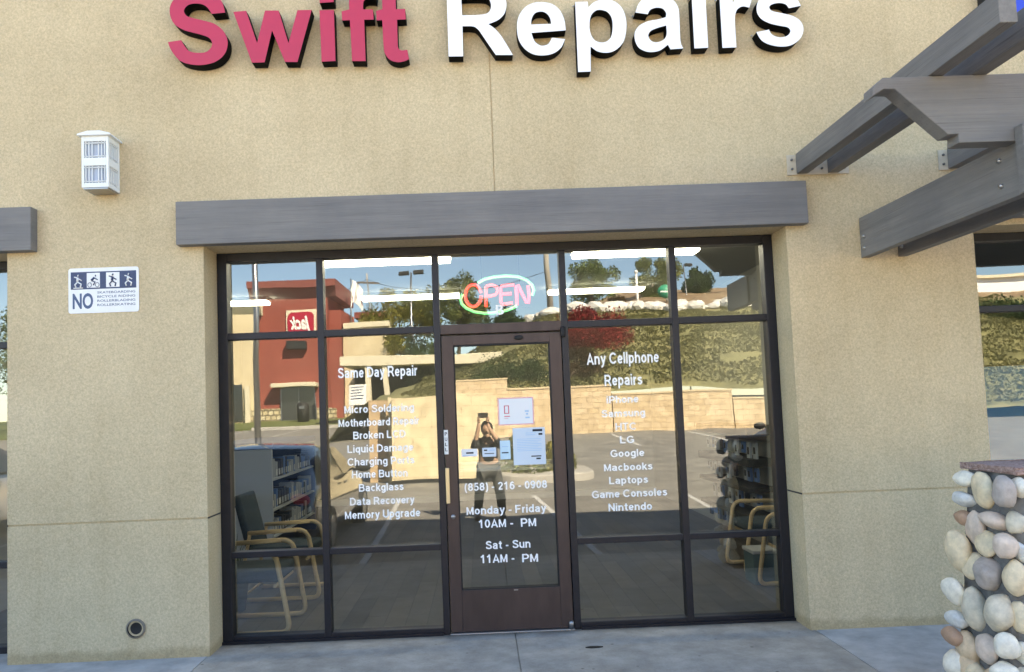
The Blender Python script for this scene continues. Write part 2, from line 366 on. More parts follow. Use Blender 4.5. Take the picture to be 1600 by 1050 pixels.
# plain bold sans lettering drawn as flat strokes (cap height 1, x-height 0.73)
def EA(cx, cy, rx, ry, a0, a1, n=14): return [(cx + rx * math.cos(R_(a0 + (a1 - a0) * k / n)), cy + ry * math.sin(R_(a0 + (a1 - a0) * k / n))) for k in range(n + 1)]
h_ = .088; X_ = .73
BL = EA(.29, .365, .20, .277, 0, 360, 24)
def sh(p, dx): return [(x + dx, y) for x, y in p]
SS = [(.455, .555), (.40, .615), (.29, .642), (.17, .615), (.125, .545), (.17, .455), (.29, .395), (.41, .335), (.46, .225), (.40, .125), (.28, .088), (.16, .115), (.09, .195)]
CS = [(.63, .74), (.57, .86), (.40, .912), (.22, .875), (.14, .745), (.20, .62), (.38, .53), (.56, .45), (.66, .285), (.58, .14), (.39, .088), (.19, .135), (.10, .285)]
ARCH = EA(.29, .435, .197, .207, 180, 0); ARCH1 = EA(.27, .455, .177, .187, 180, 0)
FONT = {
 'a': [[(.47, .0), (.47, .50)][::-1] and (EA(.28, .50, .19, .142, 168, 0) + [(.47, 0)]), [(.47, .42), (.30, .40)] + EA(.25, .235, .162, .147, 95, 300)+ [(.47, .21)]],
 'b': [[(h_, 0), (h_, 1)], sh(BL, .0)], 'c': [EA(.29, .365, .20, .277, 42, 318, 20)], 'd': [[(.49, 0), (.49, 1)], BL], 'e': [[(.09, .365), (.49, .365)] , EA(.29, .365, .20, .277, 0, 322, 22)],
 'f': [[(.20, 0), (.20, .78)] + EA(.33, .78, .13, .132, 180, 95, 6) + [(.40, .912)], [(.02, .66), (.38, .66)]],
 'g': [[(.49, .73), (.49, -.03)] + EA(.29, -.03, .20, .155, 0, -155, 10), BL], 'h': [[(h_, 0), (h_, 1)], ARCH + [(.487, 0)]], 'i': [[(h_, 0), (h_, .73)], [(h_, .85), (h_, 1.0)]],
 'k': [[(h_, 0), (h_, 1)], [(.46, .73), (.12, .30)], [(.22, .44), (.49, 0)]], 'l': [[(h_, 0), (h_, 1)]],
 'm': [[(h_, 0), (h_, .73)], ARCH1 + [(.447, 0)], sh(ARCH1, .357) + [(.804, 0)]], 'n': [[(h_, 0), (h_, .73)], ARCH + [(.487, 0)]], 'o': [BL], 'p': [[(h_, -.27), (h_, .73)], sh(BL, .0)], 'q': [[(.49, -.27), (.49, .73)], BL],
 'r': [[(h_, 0), (h_, .73)], EA(.32, .42, .232, .222, 180, 88, 8)], 's': [SS], 't': [[(.19, .93), (.19, .22)] + EA(.32, .22, .13, .132, 180, 265, 6) + [(.38, .09)], [(.02, .66), (.37, .66)]],
 'u': [[(h_, .73), (h_, .30)] + EA(.285, .295, .197, .207, 180, 360), [(.487, .73), (.487, 0)]], 'v': [[(.07, .73), (.28, .08), (.49, .73)]], 'w': [[(.07, .73), (.23, .08), (.41, .66), (.59, .08), (.75, .73)]], 'y': [[(.07, .73), (.28, .09)], [(.49, .73), (.23, -.10), (.16, -.185), (.04, -.19)]],
 'A': [[(.07, 0), (.37, .93), (.67, 0)], [(.18, .29), (.56, .29)]], 'B': [[(h_, 0), (h_, 1)], [(h_, .912), (.38, .912)] + EA(.40, .725, .18, .187, 90, -90, 10) + [(h_, .535)], [(h_, .535), (.40, .535)] + EA(.42, .312, .20, .224, 90, -90, 10) + [(h_, .088)]],
 'C': [EA(.42, .5, .33, .412, 38, 322, 24)], 'D': [[(h_, 0), (h_, 1)], [(h_, .912), (.32, .912)] + EA(.32, .5, .34, .412, 90, -90, 16) + [(h_, .088)]], 'F': [[(h_, 0), (h_, 1)], [(h_, .912), (.60, .912)], [(h_, .50), (.54, .50)]],
 'G': [EA(.42, .5, .33, .412, 38, 300, 22) + [(.71, .19), (.71, .44), (.42, .44)]], 'H': [[(h_, 0), (h_, 1)], [(.62, 0), (.62, 1)], [(h_, .52), (.62, .52)]], 'L': [[(h_, 1), (h_, .088), (.58, .088)]],
 'M': [[(h_, 0), (h_, .93)], [(h_, .95), (.39, .12), (.69, .95)], [(.69, .93), (.69, 0)]], 'N': [[(h_, 0), (h_, 1)], [(h_, .95), (.62, .05)], [(.62, 0), (.62, 1)]], 'P': [[(h_, 0), (h_, 1)], [(h_, .912), (.38, .912)] + EA(.38, .675, .21, .237, 90, -90, 12) + [(h_, .438)]],
 'R': [[(h_, 0), (h_, 1)], [(h_, .912), (.40, .912)] + EA(.40, .69, .20, .222, 90, -90, 12) + [(h_, .468)], [(.34, .46), (.48, .36), (.67, 0)]], 'S': [CS], 'T': [[(.33, 0), (.33, .91)], [(.0, .912), (.66, .912)]], 'U': [[(h_, 1), (h_, .36)] + EA(.355, .36, .267, .272, 180, 360), [(.622, .36), (.622, 1)]],
 '0': [EA(.29, .5, .20, .412, 0, 360, 24)], '1': [[(.32, 0), (.32, 1)], [(.30, .90), (.20, .78), (.06, .70)]], '2': [[(.10, .70)] + EA(.29, .70, .19, .212, 165, -30, 12) + [(.12, .12)], [(.08, .088), (.52, .088)]],
 '5': [[(.50, .912), (.18, .912), (.13, .50)] + EA(.28, .33, .21, .245, 130, -160, 16)], '6': [EA(.30, .33, .20, .245, 0, 360, 20), [(.10, .33), (.12, .60), (.20, .84), (.33, .912), (.47, .80)]], '8': [EA(.29, .71, .17, .20, 0, 360, 18), EA(.29, .30, .20, .215, 0, 360, 18)],
 '9': [EA(.29, .67, .20, .245, 0, 360, 20), [(.49, .67), (.47, .40), (.39, .16), (.26, .088), (.12, .20)]], '(': [EA(.46, .38, .34, .72, 125, 235, 12)], ')': [EA(-.10, .38, .34, .72, 55, -55, 12)], '-': [[(.04, .36), (.34, .36)]]}
ADV = {'a': .60, 'b': .60, 'c': .56, 'd': .60, 'e': .58, 'f': .38, 'g': .60, 'h': .60, 'i': .20, 'k': .53, 'l': .20, 'm': .92, 'n': .60, 'o': .60, 'p': .60, 'q': .60, 'r': .36, 's': .54, 't': .39, 'u': .60, 'v': .56, 'w': .82, 'y': .56, 'A': .74, 'B': .72, 'C': .80, 'D': .76, 'F': .66, 'G': .82, 'H': .72, 'L': .62, 'M': .80, 'N': .73, 'P': .68, 'R': .74, 'S': .74, 'T': .68, 'U': .72, '(': .34, ')': .30, '-': .38}
def sans(body, name, m, parent, bx, base, capz, Y, wt=.165):
    bm = bmesh.new(); x = 0.0; nst = 0; allv = []
    for ch in body:
        if ch == ' ': x += .30; continue
        for st in FONT[ch]:
            P = [Vector(p) for p in st]
            cl = (P[0] - P[-1]).length < 1e-4
            if cl: P = P[:-1]
            n = len(P); prs = []
            for i, p in enumerate(P):
                a = P[i - 1] if (i > 0 or cl) else None; b = P[(i + 1) % n] if (i < n - 1 or cl) else None
                d1 = (p - a).normalized() if a is not None else (b - p).normalized(); d2 = (b - p).normalized() if b is not None else d1
                n1, n2 = Vector((-d1.y, d1.x)), Vector((-d2.y, d2.x)); mm = (n1 + n2); mm = mm.normalized() if mm.length > .2 else n1
                k = wt / 2 / max(.55, mm.dot(n1)); prs.append([bm.verts.new((x + p.x + s_ * k * mm.x, -nst * .00004, p.y + s_ * k * mm.y)) for s_ in (-1, 1)])
            for i in range(n if cl else n - 1):
                A_, B_ = prs[i], prs[(i + 1) % n]; bm.faces.new((A_[0], B_[0], B_[1], A_[1]))
            nst = (nst + 1) % 8
        x += ADV.get(ch, .58) + .075
    xs = [v.co.x for v in bm.verts]; x0, x1 = min(xs), max(xs)
    for v in bm.verts: v.co = (bx[0] + (v.co.x - x0) / (x1 - x0) * (bx[1] - bx[0]), Y + v.co.y, base + v.co.z * capz)
    me = bpy.data.meshes.new(name); bm.to_mesh(me); bm.free(); me.materials.append(m)
    o = bpy.data.objects.new(name, me); COL.objects.link(o); o.parent = parent; return o

def spline(pts, seg=7):
    n = len(pts); out = []
    P = [Vector((p[0], p[1])) for p in pts]; C = [len(p) > 2 for p in pts]
    for i in range(n):
        p1, p2 = P[i], P[(i + 1) % n]; out.append(p1)
        if C[i] and C[(i + 1) % n]: continue
        p0 = P[i - 1] if not C[i] else p1 - (p2 - p1) * 0.6; p3 = P[(i + 2) % n] if not C[(i + 1) % n] else p2 + (p2 - p1) * 0.6
        for k in range(1, seg):
            t = k / seg
            out.append(0.5 * ((2 * p1) + (p2 - p0) * t + (2 * p0 - 5 * p1 + 4 * p2 - p3) * t * t + (3 * p1 - p0 - 3 * p2 + p3) * t ** 3))
    return out
def fill_outline(loops, Y):              # loops of (x, z): filled face in the plane y = Y
    cu = bpy.data.curves.new('g', 'CURVE'); cu.dimensions = '2D'; cu.fill_mode = 'BOTH'
    for lp in loops:
        s = cu.splines.new('POLY'); s.points.add(len(lp) - 1); s.use_cyclic_u = True
        for i, p in enumerate(lp): s.points[i].co = (p[0], p[1], 0, 1)
    ob = bpy.data.objects.new('g', cu); COL.objects.link(ob)
    dg = bpy.context.evaluated_depsgraph_get(); me = bpy.data.meshes.new_from_object(ob.evaluated_get(dg))
    bpy.data.objects.remove(ob); bpy.data.curves.remove(cu)
    for v in me.vertices: v.co = (v.co.x, Y, v.co.y)
    return me

# ================================================================== SETTING: ground
WY = -0.267                                              # face of the stucco wall
def z_at(D): return gz(D)
def ground_sheet():
    mb = MB(); xs = [-400, -120, -60, -30, -15, -6, 0, 6, 15, 30, 60, 120, 400]; ds = [2.75, 4, 8, 14, 20, 30, 40, 55, 70, 120, 250, 600]
    G = [[mb.bm.verts.new((x, -d, z_at(d))) for d in ds] for x in xs]
    for i in range(len(xs) - 1):
        for j in range(len(ds) - 1): mb.bm.faces.new((G[i][j], G[i][j + 1], G[i + 1][j + 1], G[i + 1][j]))
    return mb
tag(ground_sheet().build('car_park_ground', M['asphalt'], smooth=True), kind='structure')
b = MB(); b.box(-400, 400, 0.1, 300, -0.20, -0.14); tag(b.build('ground_behind_shops', M['asphalt']), kind='structure')
def slab(name, x0, x1, m, joints):
    us = [x0, x1]; 
    for j in joints: us += [j - 0.004, j + 0.004]
    us = sorted(us); vs = [-2.75, -2.60, -2.595, -1.325, -1.318, 0.02]
    def dep(u, v):
        if any(abs(u - j) < 0.004 for j in joints) or -2.60 < v < -2.595 or -1.325 < v < -1.318: return 0.008
        return 0.0
    return tag(relief(us, vs, dep, lambda u, v, d: (u, v, -d), thick=0.16).build(name, m), kind='structure')
slab('sidewalk', -16, -1.905, mat('pale_concrete', (0.40, 0.385, 0.36), 0.85, var=0.2, vscale=5, detail=9, bump=0.3, bscale=180, bdist=0.002, col2=(0.52, 0.50, 0.47), world=True), [-14, -11.9, -9.8, -7.7, -5.6, -3.5])
slab('sidewalk', 2.185, 16, bpy.data.materials['pale_concrete'], [4.2, 6.3, 8.4, 10.5, 12.6])
slab('entry_slab', -1.899, 2.179, M['walk'], [0.160])
# stall lines and other paint on the asphalt
def ground_strip(name, x0, d0, x1, d1, wd, m):
    mb = MB(); n = 14; t = Vector((x1 - x0, -(d1 - d0), 0)).normalized(); q = Vector((-t.y, t.x, 0)) * wd / 2; L = []
    for k in range(n + 1):
        f = k / n; x = x0 + (x1 - x0) * f; d = d0 + (d1 - d0) * f
        L.append([mb.bm.verts.new((x + s * q.x, -d + s * q.y, z_at(d - s * q.y) + 0.006)) for s in (-1, 1)])
    for a, c in zip(L, L[1:]): mb.bm.faces.new((a[0], a[1], c[1], c[0]))
    return tag(mb.build(name, m), kind='structure')
for (xa, xb) in ((-9.4, -9.4), (-6.75, -6.75), (-4.1, -4.1), (-1.5, -1.42), (0.85, 1.32), (3.45, 3.35), (6.1, 6.1), (8.8, 8.8)):
    ground_strip('road_marking', xb, 3.05, xa, 8.6, 0.085, M['line'])
for xa in (-12, -9.3, -6.6, 4.6, 7.3, 10.0):
    ground_strip('road_marking', xa, 17.5 if xa > 0 else 30, xa, 22.5 if xa > 0 else 35.5, 0.12, M['line'])
b = MB(); b.box(-12, -3.2, -36.4, -36.1, z_at(36) - .1, z_at(36) + .16); tag(b.build('kerb', M['kerb'], bevel=.02), kind='structure')
b = MB()
b.prism([(-36.4, z_at(36) + .1), (-60, z_at(60) + .35), (-60, z_at(60) - .3), (-36.4, z_at(36) - .2)], -40, -3.2, 'x'); tag(b.build('restaurant_lawn', mat('lawn', (0.10, 0.12, 0.03), 0.9, var=0.4, vscale=3, detail=8, world=True)), kind='structure')

# ================================================================== THE SHOP BUILDING
H = 6.6
holes = [(-7.4, -3.222, 2.766), (-1.886, 2.148, 2.766), (3.462, 8.2, 2.72)]
shop = thing('shop_building', 'tan stucco shop building with grey timber lintels over its windows', 'building', (0, WY, 0))
shop_off = Vector((0, WY, 0))
def P_(o, parent=shop):                                  # parent keeping world coordinates
    o.parent = parent; o.matrix_parent_inverse = Matrix.Translation(-Vector(parent.location)); return o
us = sorted([-14, 14, 0.128, 0.135] + [h for a in holes for h in a[:2]])
vs = [-0.03, 0.908, 0.919, 2.72, 2.766, 3.06, H]
def wd(u, v):
    for a, c, t in holes:
        if a < u < c and v < t: return None
    if 0.908 < v < 0.919: return 0.010
    if 0.128 < u < 0.135 and v > 3.06: return 0.008
    return 0.0
mb = relief(us, vs, wd, lambda u, v, d: (u, WY + d, v), thick=0.36)
mb.box(-14, -13.7, 0.10, 9.5, -0.1, H); mb.box(13.7, 14, 0.10, 9.5, -0.1, H); mb.box(-13.7, 13.7, 9.2, 9.5, -0.1, H)
P_(mb.build('wall', M['wall']))
mb = MB(); mb.box(-13.7, 13.7, 0.10, 9.2, 6.0, 6.2); P_(mb.build('roof', M['mortar']))
mb = MB(); mb.box(-14.05, 14.05, WY - 0.04, 0.14, H, H + 0.06); P_(mb.build('parapet_cap', M['trim'], bevel=.008))
for x, s in ((-1.886, 1), (2.148, -1), (-3.222, -1), (3.462, 1)):   # joint line returned into the window reveals
    mb = MB(); mb.box(min(x, x + s * .0015), max(x, x + s * .0015), WY + 0.002, -0.002, 0.908, 0.919); P_(mb.build('joint_line', M['groove']))
for (x0, x1) in ((-2.043, 2.277), (-8.2, -3.017), (3.36, 9.0)):
    mb = MB(); mb.box(x0, x1, WY - 0.083, WY + 0.004, 2.762, 3.060, bev=0.006); P_(mb.build('lintel', M['trim']))
mb = MB(); mb.lathe([(0.052, WY - 0.012), (0.056, WY - 0.012), (0.056, WY + .01)], (-2.372, 0, 0.204), 28, 'y'); mb.lathe([(0.052, WY - 0.012), (0.052, WY + 0.0005), (0.0, WY - .0015)], (-2.372, 0, 0.204), 28, 'y')
pipe = mb.build('drain_pipe', mat('pipe_dark', (0.018, 0.016, 0.014), 0.8), recalc=False); P_(pipe)
mb = MB(); mb.lathe([(0.053, WY - 0.016), (0.064, WY - 0.011), (0.064, WY + .01)], (-2.372, 0, 0.204), 28, 'y'); P_(mb.build('pipe_rim', mat('old_pvc', (0.20, 0.17, 0.13), 0.7)))

# ------------------------------------------------------------------ interior
M['floor'] = planks('dark_wood_planks', (0.040, 0.036, 0.032), (0.095, 0.085, 0.074), (0.012, 0.012, 0.012), 1.2, 0.16)
M['iwall'] = mat('interior_paint', (0.42, 0.43, 0.42), 0.8, var=0.04, vscale=2)
M['ceil'] = mat('ceiling_tile', (0.40, 0.41, 0.40), 0.9)
b = MB(); b.box(-13.7, 13.7, 0.02, 9.2, -0.14, 0.0); tag(b.build('shop_floor', M['floor']), kind='structure')
b = MB(); b.box(-13.7, 13.7, 0.10, 9.2, 3.0, 3.08); tag(b.build('shop_ceiling', M['ceil']), kind='structure')
for (x0, x1) in ((-4.35, -4.2), (3.0, 3.12)):
    b = MB(); b.box(x0, x1, 0.10, 9.2, 0, 3.0); tag(b.build('shop_partition', M['iwall']), kind='structure')
b = MB(); b.box(-13.7, 13.7, 8.4, 8.55, 0, 3.0); tag(b.build('shop_back_wall', M['iwall']), kind='structure')
b = MB(); b.box(-13.7, 13.7, 8.30, 8.399, 0.002, 0.1); tag(b.build('skirting', M['white']), kind='structure')

M['tubeglow'] = mat('lit_light_panel', (0.9, 0.9, 0.8), 0.5, emit=(1.0, 0.97, 0.80), estr=3.2)
def ceiling_light(x0, x1, y, label, wd=0.24):
    t = thing('ceiling_light', label, 'ceiling light', ((x0 + x1) / 2, y, 3.0), 'ceiling lights inside the shop')
    L = (x1 - x0) / 2
    mb = MB(); mb.box(-L, L, -wd / 2, wd / 2, -0.04, -0.001); mb.build('casing', M['white'], t)
    mb = MB(); mb.box(-L + .01, L - .01, -wd / 2 + .012, wd / 2 - .012, -0.075, -0.041, bev=0.012); mb.build('diffuser', M['tubeglow'], t)
ceiling_light(-1.42, -0.24, 1.47, 'lit ceiling light nearest the window, left of the neon sign')
ceiling_light(0.86, 2.02, 1.47, 'lit ceiling light nearest the window, right of the neon sign')
ceiling_light(-1.40, -0.22, 3.8, 'lit ceiling light of the second row, just left of the neon sign')
ceiling_light(0.84, 2.00, 3.8, 'lit ceiling light of the second row, right of the neon sign')
ceiling_light(-3.68, -2.50, 3.8, 'lit ceiling light of the second row, over the counter by the left wall')

# ------------------------------------------------------------------ storefront
sf = thing('storefront_window', 'wide dark framed shop window with white lettering, either side of the door', 'shop window', (0, 0, 0))
FY0, FY1 = 0.0, 0.10
def bar(name, x0, x1, z0, z1, dy=0.0, par=sf, m=None):
    mb = MB(); mb.box(x0, x1, FY0 + dy, FY1 - dy, z0, z1, bev=0.004); return mb.build(name, m or M['frame'], par)
bar('jamb', -1.884, -1.815, 0.002, 2.764); bar('jamb', 2.078, 2.146, 0.002, 2.764)
for x in (-1.149, -0.316, 0.606, 1.410): bar('mullion', x - 0.024, x + 0.024, 0.002, 2.704)
cols = [(-1.815, -1.173), (-1.125, -0.340), (0.630, 1.386), (1.434, 2.078)]
bar('head_rail', -1.815, 2.078, 2.704, 2.764, 0.002)
for c in cols:
    bar('sill_rail', c[0], c[1], 0.002, 0.050, 0.002); bar('lower_rail', c[0], c[1], 0.590, 0.632, 0.002); bar('transom', c[0], c[1], 2.136, 2.184, 0.002)
bar('transom', -0.292, 0.582, 2.120, 2.190, 0.002, m=M['doorm'])
mb = MB(); mb.box(-1.884, -0.34, -0.022, -0.001, 0.001, 0.020); mb.box(0.63, 2.146, -0.022, -0.001, 0.001, 0.020); mb.build('sill_flashing', M['frame'], sf)
def pane(x0, x1, z0, z1, par, m=None, name='window_pane'):
    mb = MB(); mb.quad((x0, GL, z0), (x1, GL, z0), (x1, GL, z1), (x0, GL, z1)); return mb.build(name, m or M['glass'], par, recalc=False)
panes = {}
for i, c in enumerate(cols):
    for j, r in enumerate(((0.050, 0.590), (0.632, 2.136), (2.184, 2.704))): panes[i, j] = pane(c[0], c[1], r[0], r[1], sf)
pane(-0.292, 0.582, 2.190, 2.704, sf)
VY = GL - 0.002
def line(t, L, R, base, cap, par, bold=0.034, name='lettering'):
    a = onY(L, base, VY); c = onY(R, base, VY); m_ = onY((L + R) / 2, base, VY); k = onY((L + R) / 2, base - cap, VY)
    return sans(t, name, M['vinyl'], par, (a.x, c.x), m_.z, k.z - m_.z, VY)
for a in (('Same Day Repair', 528, 652, 589, 16.5), ('Micro Soldering', 538, 648, 644, 12), ('Motherboard Repair', 529, 655, 665, 12), ('Broken LCD', 552, 634, 685, 12), ('Liquid Damage', 543, 646, 706, 12), ('Charging Ports', 543, 648, 726, 12),
          ('Home Button', 550, 637, 746, 12), ('Backglass', 561, 631, 767, 12), ('Data Recovery', 547, 648, 788, 12), ('Memory Upgrade', 539, 657, 809, 12.5)): line(*a, panes[1, 1])
for a in (('Any Cellphone', 917, 1030, 568, 18), ('Repairs', 945, 1004, 602, 17.5), ('iPhone', 948, 998, 629.5, 11.5), ('Samsung', 940, 1009, 651, 11.5), ('HTC', 962, 994, 672, 11.5), ('LG', 969, 991, 692.5, 11.5), ('Google', 954, 1007, 713.5, 11.5),
          ('Macbooks', 944, 1020, 735, 11.5), ('Laptops', 952, 1013, 755.5, 11.5), ('Game Consoles', 925, 1043, 776.5, 12), ('Nintendo', 951, 1019, 797.5, 12)): line(*a, panes[2, 1])

# ------------------------------------------------------------------ door
door = thing('glass_door', 'brown metal framed glass door with opening hours in white letters', 'door', (0, 0, 0))
def dbar(name, x0, x1, z0, z1, y0=0.006, y1=0.094): mb = MB(); mb.box(x0, x1, y0, y1, z0, z1, bev=0.003); return mb.build(name, M['doorm'], door)
dbar('stile', -0.286, -0.204, 0.014, 2.108); dbar('stile', 0.492, 0.576, 0.014, 2.108)
dbar('top_rail', -0.204, 0.492, 2.040, 2.108, 0.008, 0.092); dbar('bottom_rail', -0.204, 0.492, 0.014, 0.300, 0.008, 0.092)
mb = MB()
for (x0, x1, z0, z1) in ((-0.204, -0.196, 0.300, 2.040), (0.484, 0.492, 0.300, 2.040), (-0.196, 0.484, 0.300, 0.308), (-0.196, 0.484, 2.031, 2.040)): mb.box(x0, x1, 0.012, 0.06, z0, z1)
mb.build('glazing_seal', M['seal'], door)
dp = pane(-0.196, 0.484, 0.308, 2.031, door, M['glassd'])
for a in (('(858) - 216 - 0908', 726, 855, 765, 12.5), ('Monday - Friday', 729, 854, 802, 12.5), ('10AM -', 748, 802, 824, 13), ('PM', 814, 838, 822.5, 13), ('Sat - Sun', 759, 829, 857, 13), ('11AM -', 751, 804, 879, 13), ('PM', 816, 841, 878, 13)): line(*a, dp)
mb = MB(); mb.box(-0.290, -0.262, -0.012, 0.006, 0.915, 1.165, bev=0.004); mb.build('latch_guard', mat('brass_plate', (0.62, 0.50, 0.30), 0.35, metal=0.5), door)
mb = MB(); mb.lathe([(0.0, -0.006), (0.014, -0.006), (0.016, 0.0), (0.016, 0.008)], (-0.245, 0, 0.82), 20, 'y'); mb.build('lock_cylinder', M['metal'], door)
mb = MB(); mb.box(-0.291, -0.262, -0.002, 0.0055, 1.262, 1.435); st = mb.build('sticker', mat('sticker_white', (0.75, 0.75, 0.73), 0.5), door)
for k in range(5):
    z = 1.285 + k * 0.030
    if k < 4: text_obj("PULL"[k], "sticker_print", M["seal"], st, (-0.285, -0.268), 1.395 - k * 0.037, 0.024, -0.0032, 0.01)

pv = onY(868, 510, 0)
mb = MB(); mb.lathe([(0.0, 2.07), (0.016, 2.07), (0.019, 2.08), (0.019, 2.13), (0.012, 2.145), (0, 2.145)], (0.590, -0.012, 0), 16); mb.build('top_pivot', M['seal'], door)
mb = MB(); mb.lathe([(0.0, 0.01), (0.018, 0.01), (0.018, 0.055), (0.012, 0.066), (0, 0.066)], (0.560, -0.014, 0), 16); mb.box(0.545, 0.578, -0.006, 0.004, 0.010, 0.06); mb.build('bottom_pivot', M['metal'], door)
mb = MB(); mb.box(0.20, 0.30, 0.10, 0.17, 2.045, 2.105, bev=.01); mb.ball((0.27, 0.0, 2.078), 0.022, 12, sq=(1.6, .4, .8)); mb.build('closer', M['seal'], door)
mb = MB(); mb.box(0.165, 0.195, 0.003, 0.008, 0.287, 0.294); mb.build('weep_tab', M['metal'], door)
a = onY(740, 722, 0.14); c = onY(740, 737, 0.14)
mb = MB(); mb.box(-0.20, 0.49, 0.11, 0.16, c.z, c.z + 0.022, bev=.004); mb.box(-0.20, 0.49, 0.11, 0.16, a.z - 0.022, a.z, bev=.004); mb.box(-0.20, 0.49, 0.13, 0.17, c.z + .022, a.z - .022); mb.build('push_bar', mat('alu', (0.55, 0.54, 0.50), 0.4, metal=0.4), door)
mb = MB(); mb.box(-0.292, 0.582, -0.03, 0.10, 0.0005, 0.012, bev=.003); mb.build('threshold', M['metal'], door)

lf = onY(928, 1012, 0); d_ = ray(928, 1012); tt = -CAM.z / d_.z; lp_ = CAM + d_ * tt
mb = MB(); mb.prism([(-.055, 0), (-.02, .018), (.03, .014), (.06, 0), (.03, -.012), (-.02, -.016)], 0, .006, 'z'); q_ = mb.build('dead_leaf', mat('leaf_dead', (.02, .016, .012), .9), loc=(lp_.x, lp_.y, .001)); tag(q_, 'small dark dead leaf lying on the pavement in front of the door', 'leaf')
# notices taped inside the door glass
M['paper'] = mat('paper', (0.80, 0.80, 0.80), 0.7); M['paperb'] = mat('paper_bluish', (0.60, 0.68, 0.76), 0.7)
M['ink'] = mat('black_ink', (0.02, 0.02, 0.025), 0.8); M['pink'] = mat('pink_ink', (0.75, 0.42, 0.45), 0.7); M['redink'] = mat('red_ink', (0.7, 0.12, 0.15), 0.7); M['blueink'] = mat('light_blue_ink', (0.35, 0.55, 0.75), 0.7)
NY = GL - 0.0035
def notice(x0, y0, x1, y1, label, m, marks=(), border=None):
    a = onY(x0, y1, NY); c = onY(x1, y0, NY); cx, cz = (a.x + c.x) / 2, (a.z + c.z) / 2; W, Hh = (c.x - a.x) / 2, (c.z - a.z) / 2
    t = thing('paper_notice', label, 'notice', (cx, NY, cz), 'notices stuck to the door glass')
    mb = MB(); mb.box(-W, W, -0.0006, 0.0006, -Hh, Hh); mb.build('sheet', m, t)
    if border:
        mb = MB(); e = 0.008
        for bx in ((-W, W, -Hh, -Hh + e), (-W, W, Hh - e, Hh), (-W, -W + e, -Hh + e, Hh - e), (W - e, W, -Hh + e, Hh - e)): mb.box(bx[0], bx[1], -0.0013, -0.0008, bx[2], bx[3])
        mb.build('border', border, t)
    for (u0, v0, u1, v1, mm) in marks:
        mb = MB(); mb.box(-W + 2 * W * u0, -W + 2 * W * u1, -0.0013, -0.0008, Hh - 2 * Hh * v1, Hh - 2 * Hh * v0); mb.build('print', mm, t)
I, Bk, Rk = M['ink'], M['blueink'], M['redink']
def ring_marks(u0, v0, u1, v1, m, e=.02): return [(u0, v0, u1, v0 + e, m), (u0, v1 - e, u1, v1, m), (u0, v0, u0 + e, v1, m), (u1 - e, v0, u1, v1, m)]
notice(779, 620, 833, 665, 'white notice with a pink border, the upper of the two large sheets', M['paper'], ring_marks(.17, .28, .31, .58, Rk, .025) + [(.75, .48, .86, .54, Bk), (.78, .58, .84, .64, Bk), (.76, .72, .88, .77, Bk), (.17, .66, .33, .69, Rk), (.17, .74, .28, .76, M['pink'])], M['pink'])
notice(803, 667, 851, 727, 'pale blue printed notice, the lower of the two large sheets', M['paperb'],
       [(.62, .05, .92, .11, I), (.80, .16, .92, .21, I), (.40, .14, .72, .155, Bk), (.40, .19, .70, .205, Bk)] + [(.12, .30 + .045 * k, .88 - .1 * (k % 3 == 2), .312 + .045 * k, Bk) for k in range(8)] + [(.55, .76, .86, .79, I), (.70, .82, .84, .86, I)])
notice(721, 701, 746, 714, 'small white card, leftmost of the small stickers under the phone lines', M['paper'], [(.30, .42, .75, .62, I), (.1, .8, .9, .86, Bk)])
notice(754, 699, 775, 714, 'small square white sticker, second from the left of the small stickers', M['paperb'], [(.12, .2, .35, .35, I), (.5, .25, .9, .33, Bk), (.15, .6, .85, .68, I)])
notice(782, 688, 797, 718, 'narrow upright pale blue sticker beside the large printed notice', mat('paper_cyan', (0.52, 0.70, 0.80), 0.7), [(.15, .62, .8, .68, I), (.2, .3, .8, .34, Bk)])

# neon OPEN sign hanging inside the transom pane
def neon(name, paths, col, st, par, r=0.0115, closed=()):
    mb = MB()
    for i, pth in enumerate(paths): mb.tube([onY(700 + x / 10.5, 410 + y / 10.5, 0.13) - Vector((0.1, 0.13, 2.4)) for x, y in pth], r, 8, closed=i in closed)
    return mb.build(name, mat(name + '_glow', (0.9, 0.5, 0.5), 0.4, emit=col, estr=st), par)
ns = thing('neon_sign', 'neon OPEN sign, red letters in a green oval, hanging in the window', 'neon sign', (0.1, 0.13, 2.4))
def neon_back(name, paths, par, closed=()):
    mb = MB()
    for i, pth in enumerate(paths): mb.tube([onY(700 + x / 10.5, 410 + y / 10.5, 0.145) - Vector((0.1, 0.13, 2.4)) for x, y in pth], .015, 8)
    return mb.build(name, mat('neon_casing', (0.16, 0.004, 0.004), 0.5), par)
def ell(cx, cy, rx, ry, a0, a1, n=24, tilt=0.0):
    out = []
    for k in range(n + 1):
        a = R_(a0 + (a1 - a0) * k / n); x, y = rx * math.cos(a), ry * math.sin(a); out.append((cx + x * math.cos(tilt) - y * math.sin(tilt), cy + x * math.sin(tilt) + y * math.cos(tilt)))
    return out
red, grn = (1.0, 0.015, 0.01), (0.05, 0.95, 0.30)
neon_back('letter_casing', [ell(415, 545, 130, 180, 0, 345)], ns); neon_back('letter_casing', [[(625, 730), (622, 560), (622, 395)], [(625, 390), (720, 368), (800, 400), (815, 470), (780, 530), (700, 550), (630, 550)]], ns); neon_back('letter_casing', [[(1085, 365), (880, 385), (862, 430), (865, 530), (865, 640), (885, 690), (1060, 665)], [(870, 520), (1045, 510)]], ns); neon_back('letter_casing', [[(1130, 700), (1125, 520), (1120, 385), (1150, 370), (1200, 480), (1290, 660), (1320, 670), (1330, 540), (1315, 380)]], ns)
neon('letter_o', [ell(415, 545, 130, 180, 0, 345)], red, 0.45, ns)
